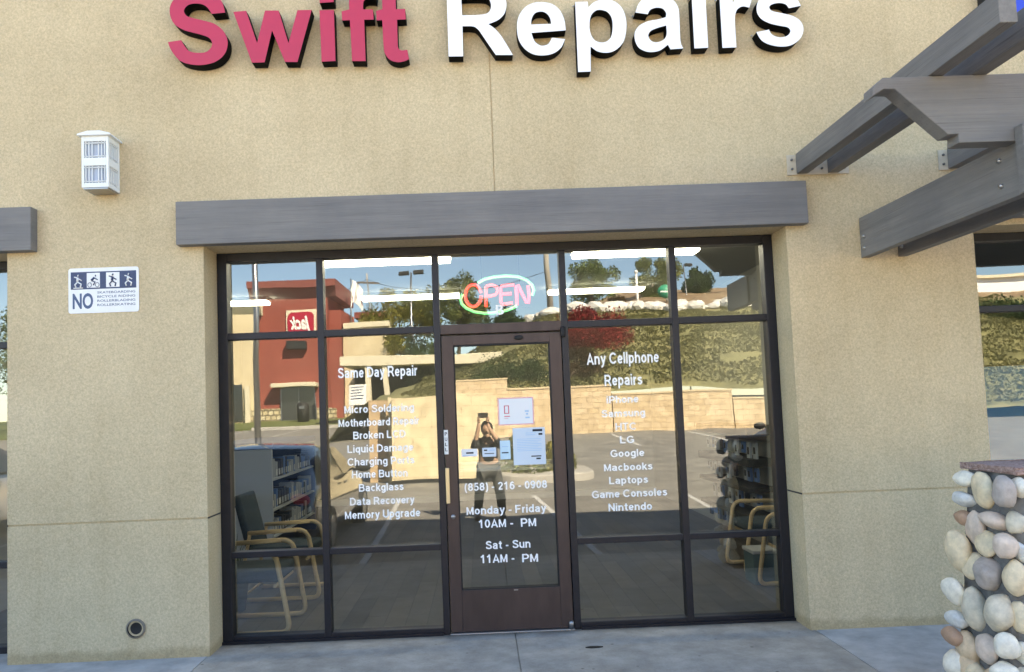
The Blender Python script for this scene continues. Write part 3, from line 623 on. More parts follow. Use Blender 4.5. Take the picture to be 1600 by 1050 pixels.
neon('letter_p', [[(625, 730), (622, 560), (622, 395)], [(625, 390), (720, 368), (800, 400), (815, 470), (780, 530), (700, 550), (630, 550)]], red, 0.45, ns)
neon('letter_e', [[(1085, 365), (880, 385), (862, 430), (865, 530), (865, 640), (885, 690), (1060, 665)], [(870, 520), (1045, 510)]], (1.0, 0.0, 0.015), 0.45, ns)
neon('letter_n', [[(1130, 700), (1125, 520), (1120, 385), (1150, 370), (1200, 480), (1290, 660), (1320, 670), (1330, 540), (1315, 380)]], (1.0, 0.0, 0.04), 0.45, ns)
neon('oval_tube', [[(490, 335), (600, 275), (750, 240), (960, 220), (1150, 235), (1290, 290), (1380, 370), (1410, 450), (1385, 545)], [(240, 520), (205, 600), (225, 680), (300, 750), (430, 810), (600, 835), (780, 825), (950, 790), (1060, 750), (1130, 715)]], grn, 0.28, ns, 0.011)
for x in (0.02, 0.30): mb = MB(); mb.tube([(x - .1, 0.01, 0.10), (x - .1, 0.02, 0.59)], 0.0015, 5); mb.build('hanging_chain', M['seal'], ns)
mb = MB(); z0 = onY(783, 487, .125); q = MB(); q.box(-0.145, 0.27, 0.012, 0.02, -0.09, -0.08); q.box(-0.145, 0.27, 0.012, 0.02, 0.08, 0.09); q.build('backing_frame', M['seal'], ns)
mb.bm.free()
ub = thing('unit_letter', 'small white letter B stuck on the glass below the neon sign', 'letter', (0.10, VY, 2.26))
aa = onY(775, 492, VY); cc = onY(787, 476, VY)
text_obj('B', 'letter_face', M['vinyl'], ub, (aa.x - 0.10, cc.x - 0.10), aa.z - 2.26, cc.z - aa.z, 0, 0.02)

# ================================================================== wall letters (depth 9 cm, black returns)
LY = WY - 0.105
def glyph(name, ox, sc, loops, label, cat_, face, grp):
    L = []
    for lp in loops:
        L.append([(p.x, p.z) for p in (onY(ox + q[0] / sc, q[1] / sc, LY) for q in spline(lp))])
    xs = [p[0] for l in L for p in l]; zs = [p[1] for l in L for p in l]; cx, cz = (min(xs) + max(xs)) / 2, min(zs)
    L = [[(x - cx, z - cz) for x, z in l] for l in L]
    t = thing(name, label, 'letter', (cx, LY, cz), grp)
    me = fill_outline(L, 0.0); me.name = 'letter_face'; me.materials.clear(); me.materials.append(face)
    o = bpy.data.objects.new('letter_face', me); COL.objects.link(o); o.parent = t
    mb = MB()
    for l in L:
        n = len(l); A = [mb.bm.verts.new((x, 0.001, z)) for x, z in l]; B = [mb.bm.verts.new((x, 0.092, z)) for x, z in l]
        for i in range(n): mb.bm.faces.new((A[i], A[(i + 1) % n], B[(i + 1) % n], B[i]))
    me2 = fill_outline(L, 0.092); mb.bm.from_mesh(me2); bpy.data.meshes.remove(me2)
    mb.build('letter_return', M['blackret'], t, recalc=False)
    mb = MB()
    for l in L[:1]:
        mb.tube([(l[0][0], 0.09, l[0][1] + .02), (l[0][0], 0.105, l[0][1] + .02)], 0.005, 5)
    mb.build('mounting_stud', M['metal'], t)
    return t
GP, GW = 'pink wall letters over the shop', 'white wall letters over the shop'
c = 1
glyph('wall_letter', 255, 8.75, [[(65,575,c),(245,548,c),(300,640),(360,700),(460,722),(580,712),(650,655),(668,590),(630,520),(520,475),(400,445),(270,405),(155,330),(97,220),(92,100),(140,0),(240,-75),(400,-112),(560,-105),(700,-60),(800,20),(848,172,c),(662,190,c),(610,110),(540,62),(440,48),(340,70),(285,140),(315,212),(400,245),(560,283),(700,325),(810,410),(868,510),(880,610),(850,720),(770,810),(660,865),(500,890),(350,875),(230,830),(130,720),(82,630)]],
      'pink letter S at the left end of the shop name', 'letter', M['pinkface'], GP)
glyph('wall_letter', 250, 3.902, [[(447,72,c),(525,66,c),(592,262,c),(640,64,c),(723,64,c),(783,262,c),(838,62,c),(925,60,c),(838,378,c),(762,378,c),(683,185,c),(638,380,c),(560,382,c)]],
      'pink letter w in the shop name, next to the S', 'letter', M['pinkface'], GP)
dot = glyph('wall_letter', 250, 3.902, [[(972,62,c),(1060,60,c),(1070,372,c),(985,376,c)], [(970,-75,c),(1054,-77,c),(1059,12,c),(973,18,c)]],
      'pink letter i with its dot, between the w and the f', 'letter', M['pinkface'], GP)
glyph('wall_letter', 525, 8.75, [[(75,155,c),(180,130,c),(178,20),(195,-70),(250,-140),(340,-170),(440,-172),(560,-155,c),(545,-5,c),(480,-15),(410,-10),(375,30),(370,128,c),(505,128,c),(515,268,c),(385,270,c),(405,835,c),(220,835,c),(190,275,c),(85,280,c)]],
      'pink letter f in the shop name, before the t', 'letter', M['pinkface'], GP)
glyph('wall_letter', 525, 8.75, [[(548,150,c),(635,125,c),(628,-50,c),(812,-150,c),(820,125,c),(945,120,c),(955,265,c),(835,270,c),(843,560),(850,650),(890,688),(975,680,c),(998,810,c),(930,838),(850,850),(750,825),(680,750),(652,650),(632,275,c),(555,280,c)]],
      'pink letter t, the last of the pink word', 'letter', M['pinkface'], GP)
glyph('wall_letter', 690, 8.75, [[(66,-205,c),(560,-215,c),(720,-190),(830,-110),(882,20),(880,120),(850,200),(770,275),(640,330,c),(720,385),(790,460),(850,545),(975,752,c),(742,752,c),(650,620),(555,480),(500,405),(430,362),(285,358,c),(295,770,c),(97,772,c)],
      [(268,-40,c),(540,-45),(640,-15),(672,50),(672,110),(650,160),(600,190),(480,205),(280,208,c)]], 'white capital R at the start of the white word', 'letter', M['whiteface'], GW)
glyph('wall_letter', 795, 8.75, [[(440,28),(580,50),(690,130),(755,260),(780,415,c),(310,450,c),(345,550),(400,605),(460,625),(540,600),(590,515,c),(770,535,c),(715,650),(610,730),(470,758),(330,740),(210,660),(135,540),(112,390),(130,240),(210,110),(320,45)],
      [(303,335,c),(580,325,c),(560,240),(510,180),(440,158),(360,180),(315,250)]], 'white letter e next to the capital R', 'letter', M['whiteface'], GW)
glyph('wall_letter', 885, 8.75, [[(120,28,c),(290,22,c),(300,102,c),(360,40),(440,5),(540,-8),(660,20),(760,110),(812,250),(818,400),(785,560),(700,665),(610,712),(520,722),(420,700),(330,635,c),(332,978,c),(160,985,c)],
      [(470,135),(560,165),(615,240),(632,350),(615,490),(560,560),(480,580),(390,550),(335,470),(315,350),(335,220),(395,150)]], 'white letter p, the only one hanging below the line', 'letter', M['whiteface'], GW)
glyph('wall_letter', 975, 8.75, [[(155,170,c),(325,195,c),(360,135),(440,105),(530,120),(575,180),(570,235,c),(460,265),(330,290),(210,350),(150,440),(150,550),(200,650),(290,700),(380,712),(490,690),(600,612,c),(635,675,c),(810,662,c),(775,580),(765,450),(755,200),(735,90),(670,0),(560,-50),(430,-60),(290,-30),(200,50)],
      [(578,348,c),(470,378),(370,420),(332,485),(370,555),(440,578),(530,550),(580,480)]], 'white letter a in the shop name', 'letter', M['whiteface'], GW)
glyph('wall_letter', 975, 8.75, [[(925,-50,c),(1112,-55,c),(1151,653,c),(962,662,c)], [(918,-235,c),(1104,-240,c),(1109,-115,c),(921,-108,c)]], 'white letter i, between the a and the r', 'letter', M['whiteface'], GW)
glyph('wall_letter', 1090, 8.75, [[(298,-52,c),(472,-60,c),(480,38,c),(530,-30),(600,-72),(680,-78),(755,-55,c),(705,105,c),(620,88),(550,122),(515,200),(512,320),(530,648,c),(340,655,c)]], 'white letter r, just before the last s', 'letter', M['whiteface'], GW)
glyph('wall_letter', 1160, 8.75, [[(190,440,c),(362,405,c),(410,475),(510,510),(610,490),(655,430),(620,375),(500,350),(370,318),(260,260),(200,170),(200,60),(250,-30),(370,-90),(500,-100),(640,-85),(740,-20),(800,78,c),(635,112,c),(590,60),(500,40),(400,62),(368,105),(410,150),(540,180),(680,215),(780,275),(830,360),(825,460),(770,550),(660,620),(520,637),(370,610),(260,550)]],
      'white letter s at the right end of the shop name', 'letter', M['whiteface'], GW)

# ------------------------------------------------------------------ wall lamp
lp = thing('wall_lamp', 'white boxy lantern lamp with slotted panels on the tan wall', 'wall lamp', (-2.60, WY, 3.17))
LD = 0.17; x0, x1 = -0.145, 0.062; zt, zb = 0.405, 0.045
# measured from the photo: front face 0.16 m proud of the wall
fa = onY(127, 213, WY - LD); fb = onY(169, 208, WY - LD); fc = onY(129, 293, WY - LD)
fx0, fx1, fzt, fzb = fa.x + 2.60, fb.x + 2.60, fa.z - 3.17, fc.z - 3.17
mb = MB(); wdt = fx1 - fx0; t_ = 0.016
for (a0, a1, b0, b1) in ((fx0, fx0 + t_, fzb, fzt), (fx1 - t_, fx1, fzb, fzt)):
    mb.box(a0, a1, -LD, -LD + t_, b0, b1); mb.box(a0, a1, -0.02, -0.001, b0, b1)
hm = fzb + (fzt - fzb) * 0.5; hh = (fzt - fzb)
for (b0, b1) in ((fzb, fzb + .085 * hh), (hm - .075 * hh, hm + .075 * hh), (fzt - .10 * hh, fzt)):
    mb.box(fx0 + t_, fx1 - t_, -LD + .001, -LD + t_, b0, b1)
    mb.box(fx0 + .001, fx0 + t_, -LD + t_, -0.02, b0, b1); mb.box(fx1 - t_, fx1 - .001, -LD + t_, -0.02, b0, b1)
mb.build('casing', M['lampw'], lp, bevel=0.0015)
mb = MB(); mb.box(fx0 + .018, fx1 - .018, -LD + .018, -.02, fzb + .02, fzt - .01); mb.build('diffuser', M['lampp'], lp)
mb = MB()
for (b0, b1) in ((fzb + .085 * hh, hm - .075 * hh), (hm + .075 * hh, fzt - .10 * hh)):
    for k in range(7):
        if k in (3,): continue
        u = fx0 + t_ + (wdt - 2 * t_) * (k + .5) / 7; mb.box(u - .0025, u + .0025, -LD + .004, -LD + .012, b0, b1)
    for k in range(5):
        v = -LD + t_ + (LD - .04) * (k + .5) / 5; mb.box(fx1 - .012, fx1 - .004, v - .004, v + .004, b0, b1); mb.box(fx0 + .004, fx0 + .012, v - .004, v + .004, b0, b1)
    for z in (b0 + .012, b1 - .012): mb.box(fx0 + t_, fx1 - t_, -LD + .004, -LD + .011, z - .003, z + .003); mb.box(fx1 - .011, fx1 - .004, -LD + t_, -.02, z - .003, z + .003)
tag(mb.build('grille', M['lampw'], lp))
mb = MB(); mb.prism([(fx0 - .022, fzt), (fx1 + .022, fzt), (fx1 + .018, fzt + .012), (fx1 - .05, fzt + .03), (fx0 + .05, fzt + .03), (fx0 - .018, fzt + .012)], -LD - .022, -.001, 'y'); mb.build('lid', M['lampw'], lp, bevel=0.002)
mb = MB(); mb.box(fx0 + .008, fx1 - .008, -LD + .008, -.012, fzb - .010, fzb - .001); mb.build('lamp_base', M['metal'], lp)

# ------------------------------------------------------------------ NO ... sign
s0 = onY(107, 420, WY - .004); s1 = onY(217, 487, WY - .004)
sx0, sx1 = onY(107, 455, WY - .004).x, onY(217, 455, WY - .004).x; sz1, sz0 = onY(162, 418, WY - .004).z, onY(162, 488.5, WY - .004).z
scx, scz = (sx0 + sx1) / 2, (sz0 + sz1) / 2
sg = thing('notice_sign', 'small white and navy metal sign reading NO with four pictograms on the wall', 'sign', (scx, WY - .004, scz))
W2, H2 = (sx1 - sx0) / 2, (sz1 - sz0) / 2
def rrect(x0, x1, z0, z1, r, n=5):
    o = []
    for cx, cz, a0 in ((x1 - r, z0 + r, -90), (x1 - r, z1 - r, 0), (x0 + r, z1 - r, 90), (x0 + r, z0 + r, 180)):
        for k in range(n + 1): a = R_(a0 + 90 * k / n); o.append((cx + r * math.cos(a), cz + r * math.sin(a)))
    return o
mb = MB(); mb.prism(rrect(-W2, W2, -H2, H2, .018), -0.001, 0.003, 'y'); mb.build('plate', M['white'], sg)
mb = MB(); bz0, bz1 = H2 - 2 * H2 * .47, H2 - 2 * H2 * .085
mb.box(-W2 * .93, W2 * .93, -.0018, -.0012, bz0, bz1); mb.build('navy_band', M['signb'], sg)
def U(u): return -W2 * .93 + 2 * W2 * .93 * u
def V(v): return bz0 + (bz1 - bz0) * v
mb = MB()
for (u0, u1) in ((.245, .445), (.54, .745)): mb.box(U(u0), U(u1), -.0024, -.0019, V(.08), V(.93))
def fig(mb, u0, pts_list, y):
    for pts, r in pts_list:
        mb.tube([(U(u0 + p[0] * .22), y, V(p[1])) for p in pts], r * .9, 6)
riders = [([(.45, .80), (.50, .78)], .0085), ([(.45, .68), (.42, .45)], .009), ([(.45, .66), (.20, .72)], .0045), ([(.45, .64), (.72, .50)], .0045), ([(.42, .42), (.25, .28), (.32, .12)], .0055), ([(.44, .42), (.68, .30), (.62, .12)], .0055)]
fig(mb, .01, riders + [([(.15, .08), (.8, .08)], .004)], -.0022)
fig(mb, .78, riders, -.0022); mb.build('white_pictograms', M['white'], sg)
mb = MB(); fig(mb, .24, [([(.62, .76), (.66, .76)], .0075), ([(.55, .66), (.35, .50)], .008), ([(.55, .64), (.78, .52)], .004), ([(.36, .48), (.60, .40), (.48, .22)], .005), (ell(.22, .24, .13, .13, 0, 360, 10), .0022), (ell(.75, .24, .13, .13, 0, 360, 10), .0022)], -.0032); mb.build('navy_pictogram', M['signb'], sg); mb = MB()
fig(mb, .54, riders, -.0032); mb.build('navy_pictogram', M['signb'], sg)
nb = mat('sign_blue_text', (0.06, 0.10, 0.20), 0.5)
text_obj('NO', 'lettering', nb, sg, (-W2 * .88, -W2 * .30), -H2 * .80, H2 * .68, -.0016, .03)
for k, t in enumerate(('SKATEBOARDING', 'BICYCLE RIDING', 'ROLLERBLADING', 'ROLLERSKATING')):
    text_obj(t, 'lettering', nb, sg, (-W2 * .18, W2 * .90), -H2 * (.15 + .185 * k), H2 * .10, -.0016, .01)

# ------------------------------------------------------------------ pergola
pg = thing('pergola', 'dark grey timber pergola fixed to the wall beside the shop', 'pergola', (2.82, -1.87, 0))
pm = Matrix.Translation(-Vector((2.82, -1.87, 0)))
def pbuild(mb, name, m, bevel=.004): mb.bm.transform(pm); return mb.build(name, m, pg, bevel=bevel)
RZ0, RZ1 = 3.126, 3.268
for x in (2.242, 2.462, 3.312, 3.532, 4.382, 4.602, 5.452, 5.672):
    mb = MB(); mb.box(x, x + .078, -2.47, WY - .012, RZ0, RZ1); pbuild(mb, 'rafter', M['trimY'])
for x in (2.242, 3.312, 4.382, 5.452):
    mb = MB(); mb.box(x - .062, x + .370, WY - .012, WY - .0005, RZ0 - .006, RZ1 - .006); pbuild(mb, 'wall_plate', M['plate'], .001)
    for dx in (-.03, .115, .18, .34):
        for z in (RZ0 + .035, RZ0 + .10): mb = MB(); mb.lathe([(0, -.010), (.008, -.010), (.009, -.002), (.009, 0)], (x + dx, WY - .012, z), 8, 'y'); pbuild(mb, 'bolt', M['mortar'], 0)
BY = -1.93
Bp = []
for (x, y) in ((1364,150),(1364,135),(1380,124),(1604,118.5),(1604,221),(1498,223),(1498,209),(1482,210),(1398,139),(1381,139)):
    p = onY(x, y, BY); Bp.append((p.x, p.z))
zt = RZ0 - .003; sh = zt - Bp[3][1]
Bp[2] = (Bp[2][0], zt); Bp[3] = (7.2, zt); Bp[4] = (7.2, Bp[5][1])
mb = MB(); mb.prism(Bp, BY, BY + .10, 'y'); pbuild(mb, 'purlin', M['trim'])
CZ0, CZ1 = 2.520, 2.800; BZ = Bp[5][1]
for x in (2.662, 2.922):
    mb = MB(); mb.box(x, x + .06, -2.64, WY - .001, CZ0, CZ1); pbuild(mb, 'beam', M['trimY'])
    for (yy, z) in ((-1.78, 2.60), (-1.78, 2.73), (-0.33, 2.58), (-.33, 2.66)): mb = MB(); mb.lathe([(0, -.014), (.011, -.014), (.013, 0), (.013, .004)], (x, yy, z), 10, 'x'); pbuild(mb, 'bolt', M['metal'], 0)
pt = onY(1594, 192, -1.995).z
mb = MB(); mb.box(2.790, 2.920, -1.97, -1.830, 1.225, BZ - .002); pbuild(mb, 'post', M['trim'], .01)
mb = MB(); mb.box(2.640, 2.660, -1.995, -1.935, CZ0 - .002, max(pt, BZ + .05)); pbuild(mb, 'cleat', M['trim'], .003)
mb = MB(); mb.box(2.780, 2.930, -1.98, -1.820, 1.215, 1.30); pbuild(mb, 'post_shoe', M['seal'], .004)

# ------------------------------------------------------------------ cobble pillar
pl = thing('stone_pillar', 'pillar faced with rounded river cobbles carrying the pergola post', 'pillar', (2.82, -1.92, 0))
PX0, PX1, PY0, PY1 = 2.40, 3.26, -2.08, -1.72
mb = MB()
A = [(PX0 - .11, PY0 - .02), (PX1 + .11, PY0 - .02), (PX1 + .11, PY1 + .02), (PX0 - .11, PY1 + .02)]; B = [(PX0 + .01, PY0 + .02), (PX1 - .01, PY0 + .02), (PX1 - .01, PY1 - .02), (PX0 + .01, PY1 - .02)]
va = [mb.bm.verts.new((x - 2.82, y + 1.92, 0)) for x, y in A]; vb = [mb.bm.verts.new((x - 2.82, y + 1.92, 1.18)) for x, y in B]
for i in range(4): mb.bm.faces.new((va[i], va[(i + 1) % 4], vb[(i + 1) % 4], vb[i]))
mb.bm.faces.new(vb); mb.bm.faces.new(va[::-1])
bmesh.ops.subdivide_edges(mb.bm, edges=mb.bm.edges[:], cuts=14, use_grid_fill=True)
for v in mb.bm.verts: v.co += Vector((rnd.uniform(-1, 1), rnd.uniform(-1, 1), 0)) * .006
mb.build('core', M['mortar'], pl, smooth=True)
mb = MB(); mb.box(PX0 - 2.82 - .005, PX1 - 2.82 + .005, PY0 + 1.92 - .03, PY1 + 1.92 + .03, 1.181, 1.212, bev=.006)
bmesh.ops.subdivide_edges(mb.bm, edges=mb.bm.edges[:], cuts=6, use_grid_fill=True)
for v in mb.bm.verts: v.co += Vector((rnd.uniform(-1, 1), rnd.uniform(-1, 1), rnd.uniform(-1, 1))) * .0035
mb.build('cap', M['cap'], pl)
tones = {'w': (0.82, 0.75, 0.61), 'c': (0.77, 0.62, 0.41), 'g': (0.66, 0.58, 0.44), 'p': (0.42, 0.36, 0.315), 'b': (0.46, 0.28, 0.18), 'k': (0.68, 0.54, 0.43), 'o': (0.68, 0.50, 0.32), 'u': (0.68, 0.68, 0.64)}
tm = {}
for k, v in tones.items(): tm[k] = mat('cobble_' + {'w': 'white', 'c': 'cream', 'g': 'grey', 'p': 'purple_grey', 'b': 'brown', 'k': 'pink', 'o': 'orange', 'u': 'bluish'}[k], v, 0.6, var=0.20, vscale=22, detail=10, bump=0.35, bscale=120, bdist=.003, world=True)
mats = list(tm.values()); keys = list(tm.keys()); sb = {k: MB() for k in keys}
def cobble(k, cen, rx, ry, rz, tilt, ax='y'):
    mbk = sb[k]; n0 = len(mbk.bm.verts); seed = rnd.random() * 50
    ret = bmesh.ops.create_icosphere(mbk.bm, subdivisions=3, radius=1.0)
    ro = Matrix.Rotation(tilt, 3, 'Y' if ax == 'y' else 'X')
    from mathutils import noise as mn
    for v in ret['verts']:
        d = v.co.normalized(); q = 1 + 0.24 * mn.noise(d * 1.0 + Vector((seed, 0, 0))) + .05 * mn.noise(d * 2.2 + Vector((0, seed, 0)))
        v.co = ro @ Vector((d.x * rx * q, d.y * ry * q, d.z * rz * q)) + Vector(cen) - Vector((2.82, -1.92, 0))
        for f in v.link_faces: f.smooth = True
photo_st = [(250,192,40,35,'w',0),(330,243,38,80,'c',-5),(425,250,52,74,'p',0),(492,232,38,48,'w',0),(250,285,52,32,'u',20),(245,366,30,34,'b',0),(297,408,27,78,'k',0),(385,382,66,36,'k',22),(475,392,38,52,'g',0),(225,512,48,98,'c',-14),(340,480,30,58,'c',12),(428,492,48,56,'k',0),(492,515,26,60,'u',-25),(288,580,28,62,'c',25),(357,617,62,72,'p',0),(472,632,50,78,'c',0),(200,690,38,60,'w',0),(290,768,48,96,'g',-8),(407,785,66,86,'g',0),(492,805,34,74,'c',0),(215,815,48,36,'u',32),(195,890,36,40,'b',0),(270,940,46,64,'o',0),(350,952,38,66,'k',0),(432,930,50,58,'w',0),(503,965,28,50,'w',0),(212,1012,50,56,'w',0),(300,1062,44,50,'c',0),(425,1055,56,50,'w',0)]
for (cx, cy, w_, h_, k, tl) in photo_st:
    px, py = 1420 + cx / 2.84, 680 + cy / 2.84
    zt_ = 1.57 - (py - 610) / 1250 * 3.75; tp = max(0, (1.18 - zt_)) / 1.18 * .12
    if px < 1566: p = onX(px, py, PX0 - tp - .01); p = Vector((p.x, min(max(p.y, PY0 + .02), PY1 - .02), p.z)); q = onY(px, py, p.y); ax = .075
    else: q = onY(px, py, PY0 - .02); ax = .055
    s = (q.y - CAM.y) / 1250 / 2.84; cobble(k, q, w_ * s * .97, ax, h_ * s * .97, R_(tl))
kk = ['w', 'c', 'g', 'p', 'k', 'o', 'w', 'g', 'c', 'u']
placed = [(onY(1420 + a[0] / 2.84, 680 + a[1] / 2.84, PY0 - .02), max(a[2], a[3]) * .00106) for a in photo_st]
def fill(face, n, lo, hi):
    got = []
    for i_ in range(n * 3):
        u, z = rnd.uniform(lo, hi), rnd.uniform(.03, 1.13); r = rnd.uniform(.06, .088) if i_ < n else rnd.uniform(.032, .06); e = rnd.uniform(.7, 1.25)
        if any((u - g[0]) ** 2 + (z - g[1]) ** 2 < ((r + g[2]) * .80) ** 2 for g in got): continue
        tp = (1.18 - z) / 1.18 * .12
        if face == 'f':
            if z > .30 and u < 2.62: continue
            if z <= .30 and u < PX0 - .1: continue
            c_ = Vector((u, PY0 - .02, z)); a = (r * .85, .055, r * e)
        elif face == 'b': c_ = Vector((u, PY1 + .02, z)); a = (r * .85, .055, r * e)
        elif face == 'r': c_ = Vector((PX1 + tp, u, z)); a = (.055, r * .85, r * e)
        else:
            if z > .25: continue
            c_ = Vector((PX0 - tp, u, z)); a = (.055, r * .85, r * e)
        got.append((u, z, r)); cobble(rnd.choice(kk), c_, a[0], a[1], a[2], R_(rnd.uniform(-25, 25)))
fill('f', 900, PX0 - .05, PX1 + .05); fill('r', 400, PY0, PY1); fill('l', 200, PY0, PY1)
bmx = bmesh.new(); me = bpy.data.meshes.new('cobble_facing'); me_all = []
fo = None; tot = bmesh.new()
for i, k in enumerate(keys):
    for f in sb[k].bm.faces: f.material_index = i
    tmp = bpy.data.meshes.new('x'); sb[k].bm.to_mesh(tmp); tot.from_mesh(tmp); bpy.data.meshes.remove(tmp); sb[k].bm.free()
tot.to_mesh(me); tot.free(); bmx.free()
for m_ in mats: me.materials.append(m_)
fo = bpy.data.objects.new('cobble_facing', me); COL.objects.link(fo); fo.parent = pl

# ------------------------------------------------------------------ neighbours' windows
def side_window(x0, x1, top, label, rails, mull):
    t = thing('storefront_window', label, 'shop window', (0, 0, 0))
    bar('jamb', x0 + .002, x0 + .07, .002, top - .002, 0, t); bar('jamb', x1 - .07, x1 - .002, .002, top - .002, 0, t)
    bar('head_rail', x0 + .07, x1 - .07, top - .06, top - .002, .002, t)
    xs = [x0 + .07] + [q for m_ in mull for q in (m_ - .024, m_ + .024)] + [x1 - .07]
    for m_ in mull: bar('mullion', m_ - .024, m_ + .024, .002, top - .06, 0, t)
    zs = [.05] + [q for r in rails for q in (r - .023, r + .023)] + [top - .06]
    for i in range(0, len(xs), 2):
        bar('sill_rail', xs[i], xs[i + 1], .002, .05, .002, t)
        for r in rails: bar('rail', xs[i], xs[i + 1], r - .023, r + .023, .002, t)
        for j in range(0, len(zs), 2): pane(xs[i], xs[i + 1], zs[j], zs[j + 1], t)
side_window(-7.4, -3.222, 2.766, 'dark framed shop window at the left edge of the photo', [.61, 2.16], [-6.2, -5.0, -4.2])
side_window(3.462, 8.2, 2.72, 'dark framed shop window behind the stone pillar at the right edge', [.61, 2.16], [4.4, 5.4, 6.6])

sc_ = thing('blue_screen', 'plain pale blue screen added behind the glass at the right edge', 'screen', (5.2, .35, 0))  # added board that gives the lower pane its grey-blue tone
mb = MB(); mb.box(-1.6, 1.6, -.02, .02, .02, 1.75, bev=.005); mb.build('panel', mat('pale_blue_board', (.20, .42, .60), .6, var=.08, vscale=2), sc_)
for x_ in (-1.2, 1.2): mb = MB(); mb.box(x_ - .2, x_ + .2, -.15, .15, .001, .019); mb.build('foot', M['metal'], sc_)
# blue sign of the next shop
bx = onY(1541, 8, WY - .10).x
bs = thing('blue_sign', 'blue wall sign with white dots above the pergola at the top right corner', 'sign', (bx, WY, onY(1595, 38, WY - .1).z))
mb = MB(); mb.box(0, 1.7, -.10, -.002, 0.02, .75, bev=.01); mb.build('sign_case', M['seal'], bs)
mb = MB(); mb.box(.0, 1.7, -.106, -.1005, -0.0, .76, bev=.003); mb.build('sign_face', mat('blue_acrylic', (0.02, 0.06, 0.55), 0.3), bs)
for k in range(56): mb = MB(); mb.ball((rnd.uniform(.03, 1.67), -.107, rnd.uniform(.02, .74)), rnd.uniform(.004, .011), 6); mb.build('white_dot', M['white'], bs)

# ================================================================== inside the shop
M['wood'] = mat('pale_bent_wood', (0.66, 0.50, 0.29), 0.45, var=0.10, vscale=4, stretch=(1, 1, 6))
M['cloth'] = mat('dark_teal_cloth', (0.030, 0.055, 0.080), 0.9, var=0.2, vscale=60)
def arc(p0, p1, p2, n=6):
    p0, p1, p2 = map(Vector, (p0, p1, p2)); return [(p0 * (1 - t) ** 2 + p1 * 2 * t * (1 - t) + p2 * t * t) for t in [k / n for k in range(n + 1)]]
def chair(name, label, x, y, rz):
    """front faces local +X; origin on the floor under the seat centre"""
    t = thing(name, label, 'chair', (x, y, 0), 'waiting room armchairs', rz)
    for s in (-1, 1):
        yy = s * .27; r = .019
        path = [Vector((-.26, yy, .585)), Vector((.16, yy, .60))] + arc((.16, yy, .60), (.245, yy, .60), (.262, yy, .52)) + arc((.335, yy, .10), (.345, yy, .022), (.28, yy, .022)) + [Vector((-.30, yy, .022))]
        mb = MB(); mb.tube(path, r, 8); mb.build('arm_frame', M['wood'], t)
        mb = MB(); mb.tube([(-.24, yy, .60), (-.30, yy, .30), (-.30, yy, .022)], .015, 8); mb.build('rear_leg', M['wood'], t)
    mb = MB(); mb.box(-.25, .27, -.245, .245, .37, .46, bev=.03); mb.build('seat', M['cloth'], t, smooth=True)
    mb = MB(); mb.box(-.035, .035, -.245, .245, .0, .50, bev=.03, mat=Matrix.Translation((-.25, 0, .42)) @ Matrix.Rotation(R_(-14), 4, 'Y')); mb.build('backrest', M['cloth'], t, smooth=True)
    for q_ in ((-.30, .06), (.24, .35)): mb = MB(); mb.tube([(q_[0], -.27, q_[1]), (q_[0], .27, q_[1])], .012, 8); mb.build('crossbar', M['wood'], t)
    return t
chair('armchair', 'armchair nearest the glass in the left row, teal cloth and pale wood', -1.80, .44, 0)
chair('armchair', 'armchair second from the glass in the left row, teal cloth and pale wood', -1.80, 1.52, 0)
chair('armchair', 'armchair nearest the glass on the right, teal cloth and pale wood', 2.60, .76, math.pi)
chair('armchair', 'armchair farther from the glass on the right, teal cloth and pale wood', 2.62, 1.72, math.pi)
# display shelf unit, left wall
M['navy'] = mat('navy_laminate', (0.030, 0.045, 0.11), 0.5); M['desk'] = mat('pale_grey_laminate', (0.42, 0.47, 0.53), 0.5)
ds = thing('display_shelf', 'navy display shelving with pale end panel, left of the shop', 'shelving', (-2.75, 4.4, 0))
mb = MB(); mb.box(-.42, .38, -1.12, -1.08, 0, 1.22, bev=.01); mb.build('end_panel', M['desk'], ds)
mb = MB(); mb.box(-.42, -.38, -1.08, 1.15, 0, 1.2); mb.box(-.42, .38, 1.15, 1.19, 0, 1.2); mb.build('carcass', M['navy'], ds)
mb = MB(); mb.box(-.44, .40, -1.14, 1.2, 1.221, 1.30, bev=.03); mb.build('top', mat('blue_top', (0.06, 0.10, 0.22), 0.4), ds)
for z in (.22, .52, .86):
    mb = MB(); mb.box(-.38, .37, -1.08, 1.15, z, z + .02); mb.build('shelf', M['desk'], ds)
M['pack'] = [mat('packet_blue', (0.08, 0.18, 0.42), 0.5), mat('packet_grey', (0.35, 0.40, 0.45), 0.5), mat('packet_dark', (0.02, 0.025, 0.04), 0.5), mat('packet_white', (0.6, 0.63, 0.65), 0.5)]
for z in (.24, .54, .88):
    y = -1.0
    while y < 1.05:
        wdd = rnd.uniform(.07, .14); ci = rnd.randrange(3); cn = ('blue', 'grey', 'black')[ci]; t = thing('boxed_accessory', cn + ' boxed accessory on the ' + {.24: 'bottom', .54: 'middle', .88: 'top'}[z] + ' navy shelf', 'box', (-2.50, 4.4 + y + wdd / 2, z), 'boxed accessories on the navy shelves')
        mb = MB(); mb.box(-.08, .08, -wdd / 2 + .006, wdd / 2 - .006, 0, rnd.uniform(.14, .22), bev=.004); mb.build('carton', M['pack'][ci], t)
        mb = MB(); mb.box(.0801, .0815, -wdd / 2 + .018, wdd / 2 - .018, .02, .09); mb.build('carton_label', M['pack'][rnd.choice((1, 3))], t)
        y += wdd + .012
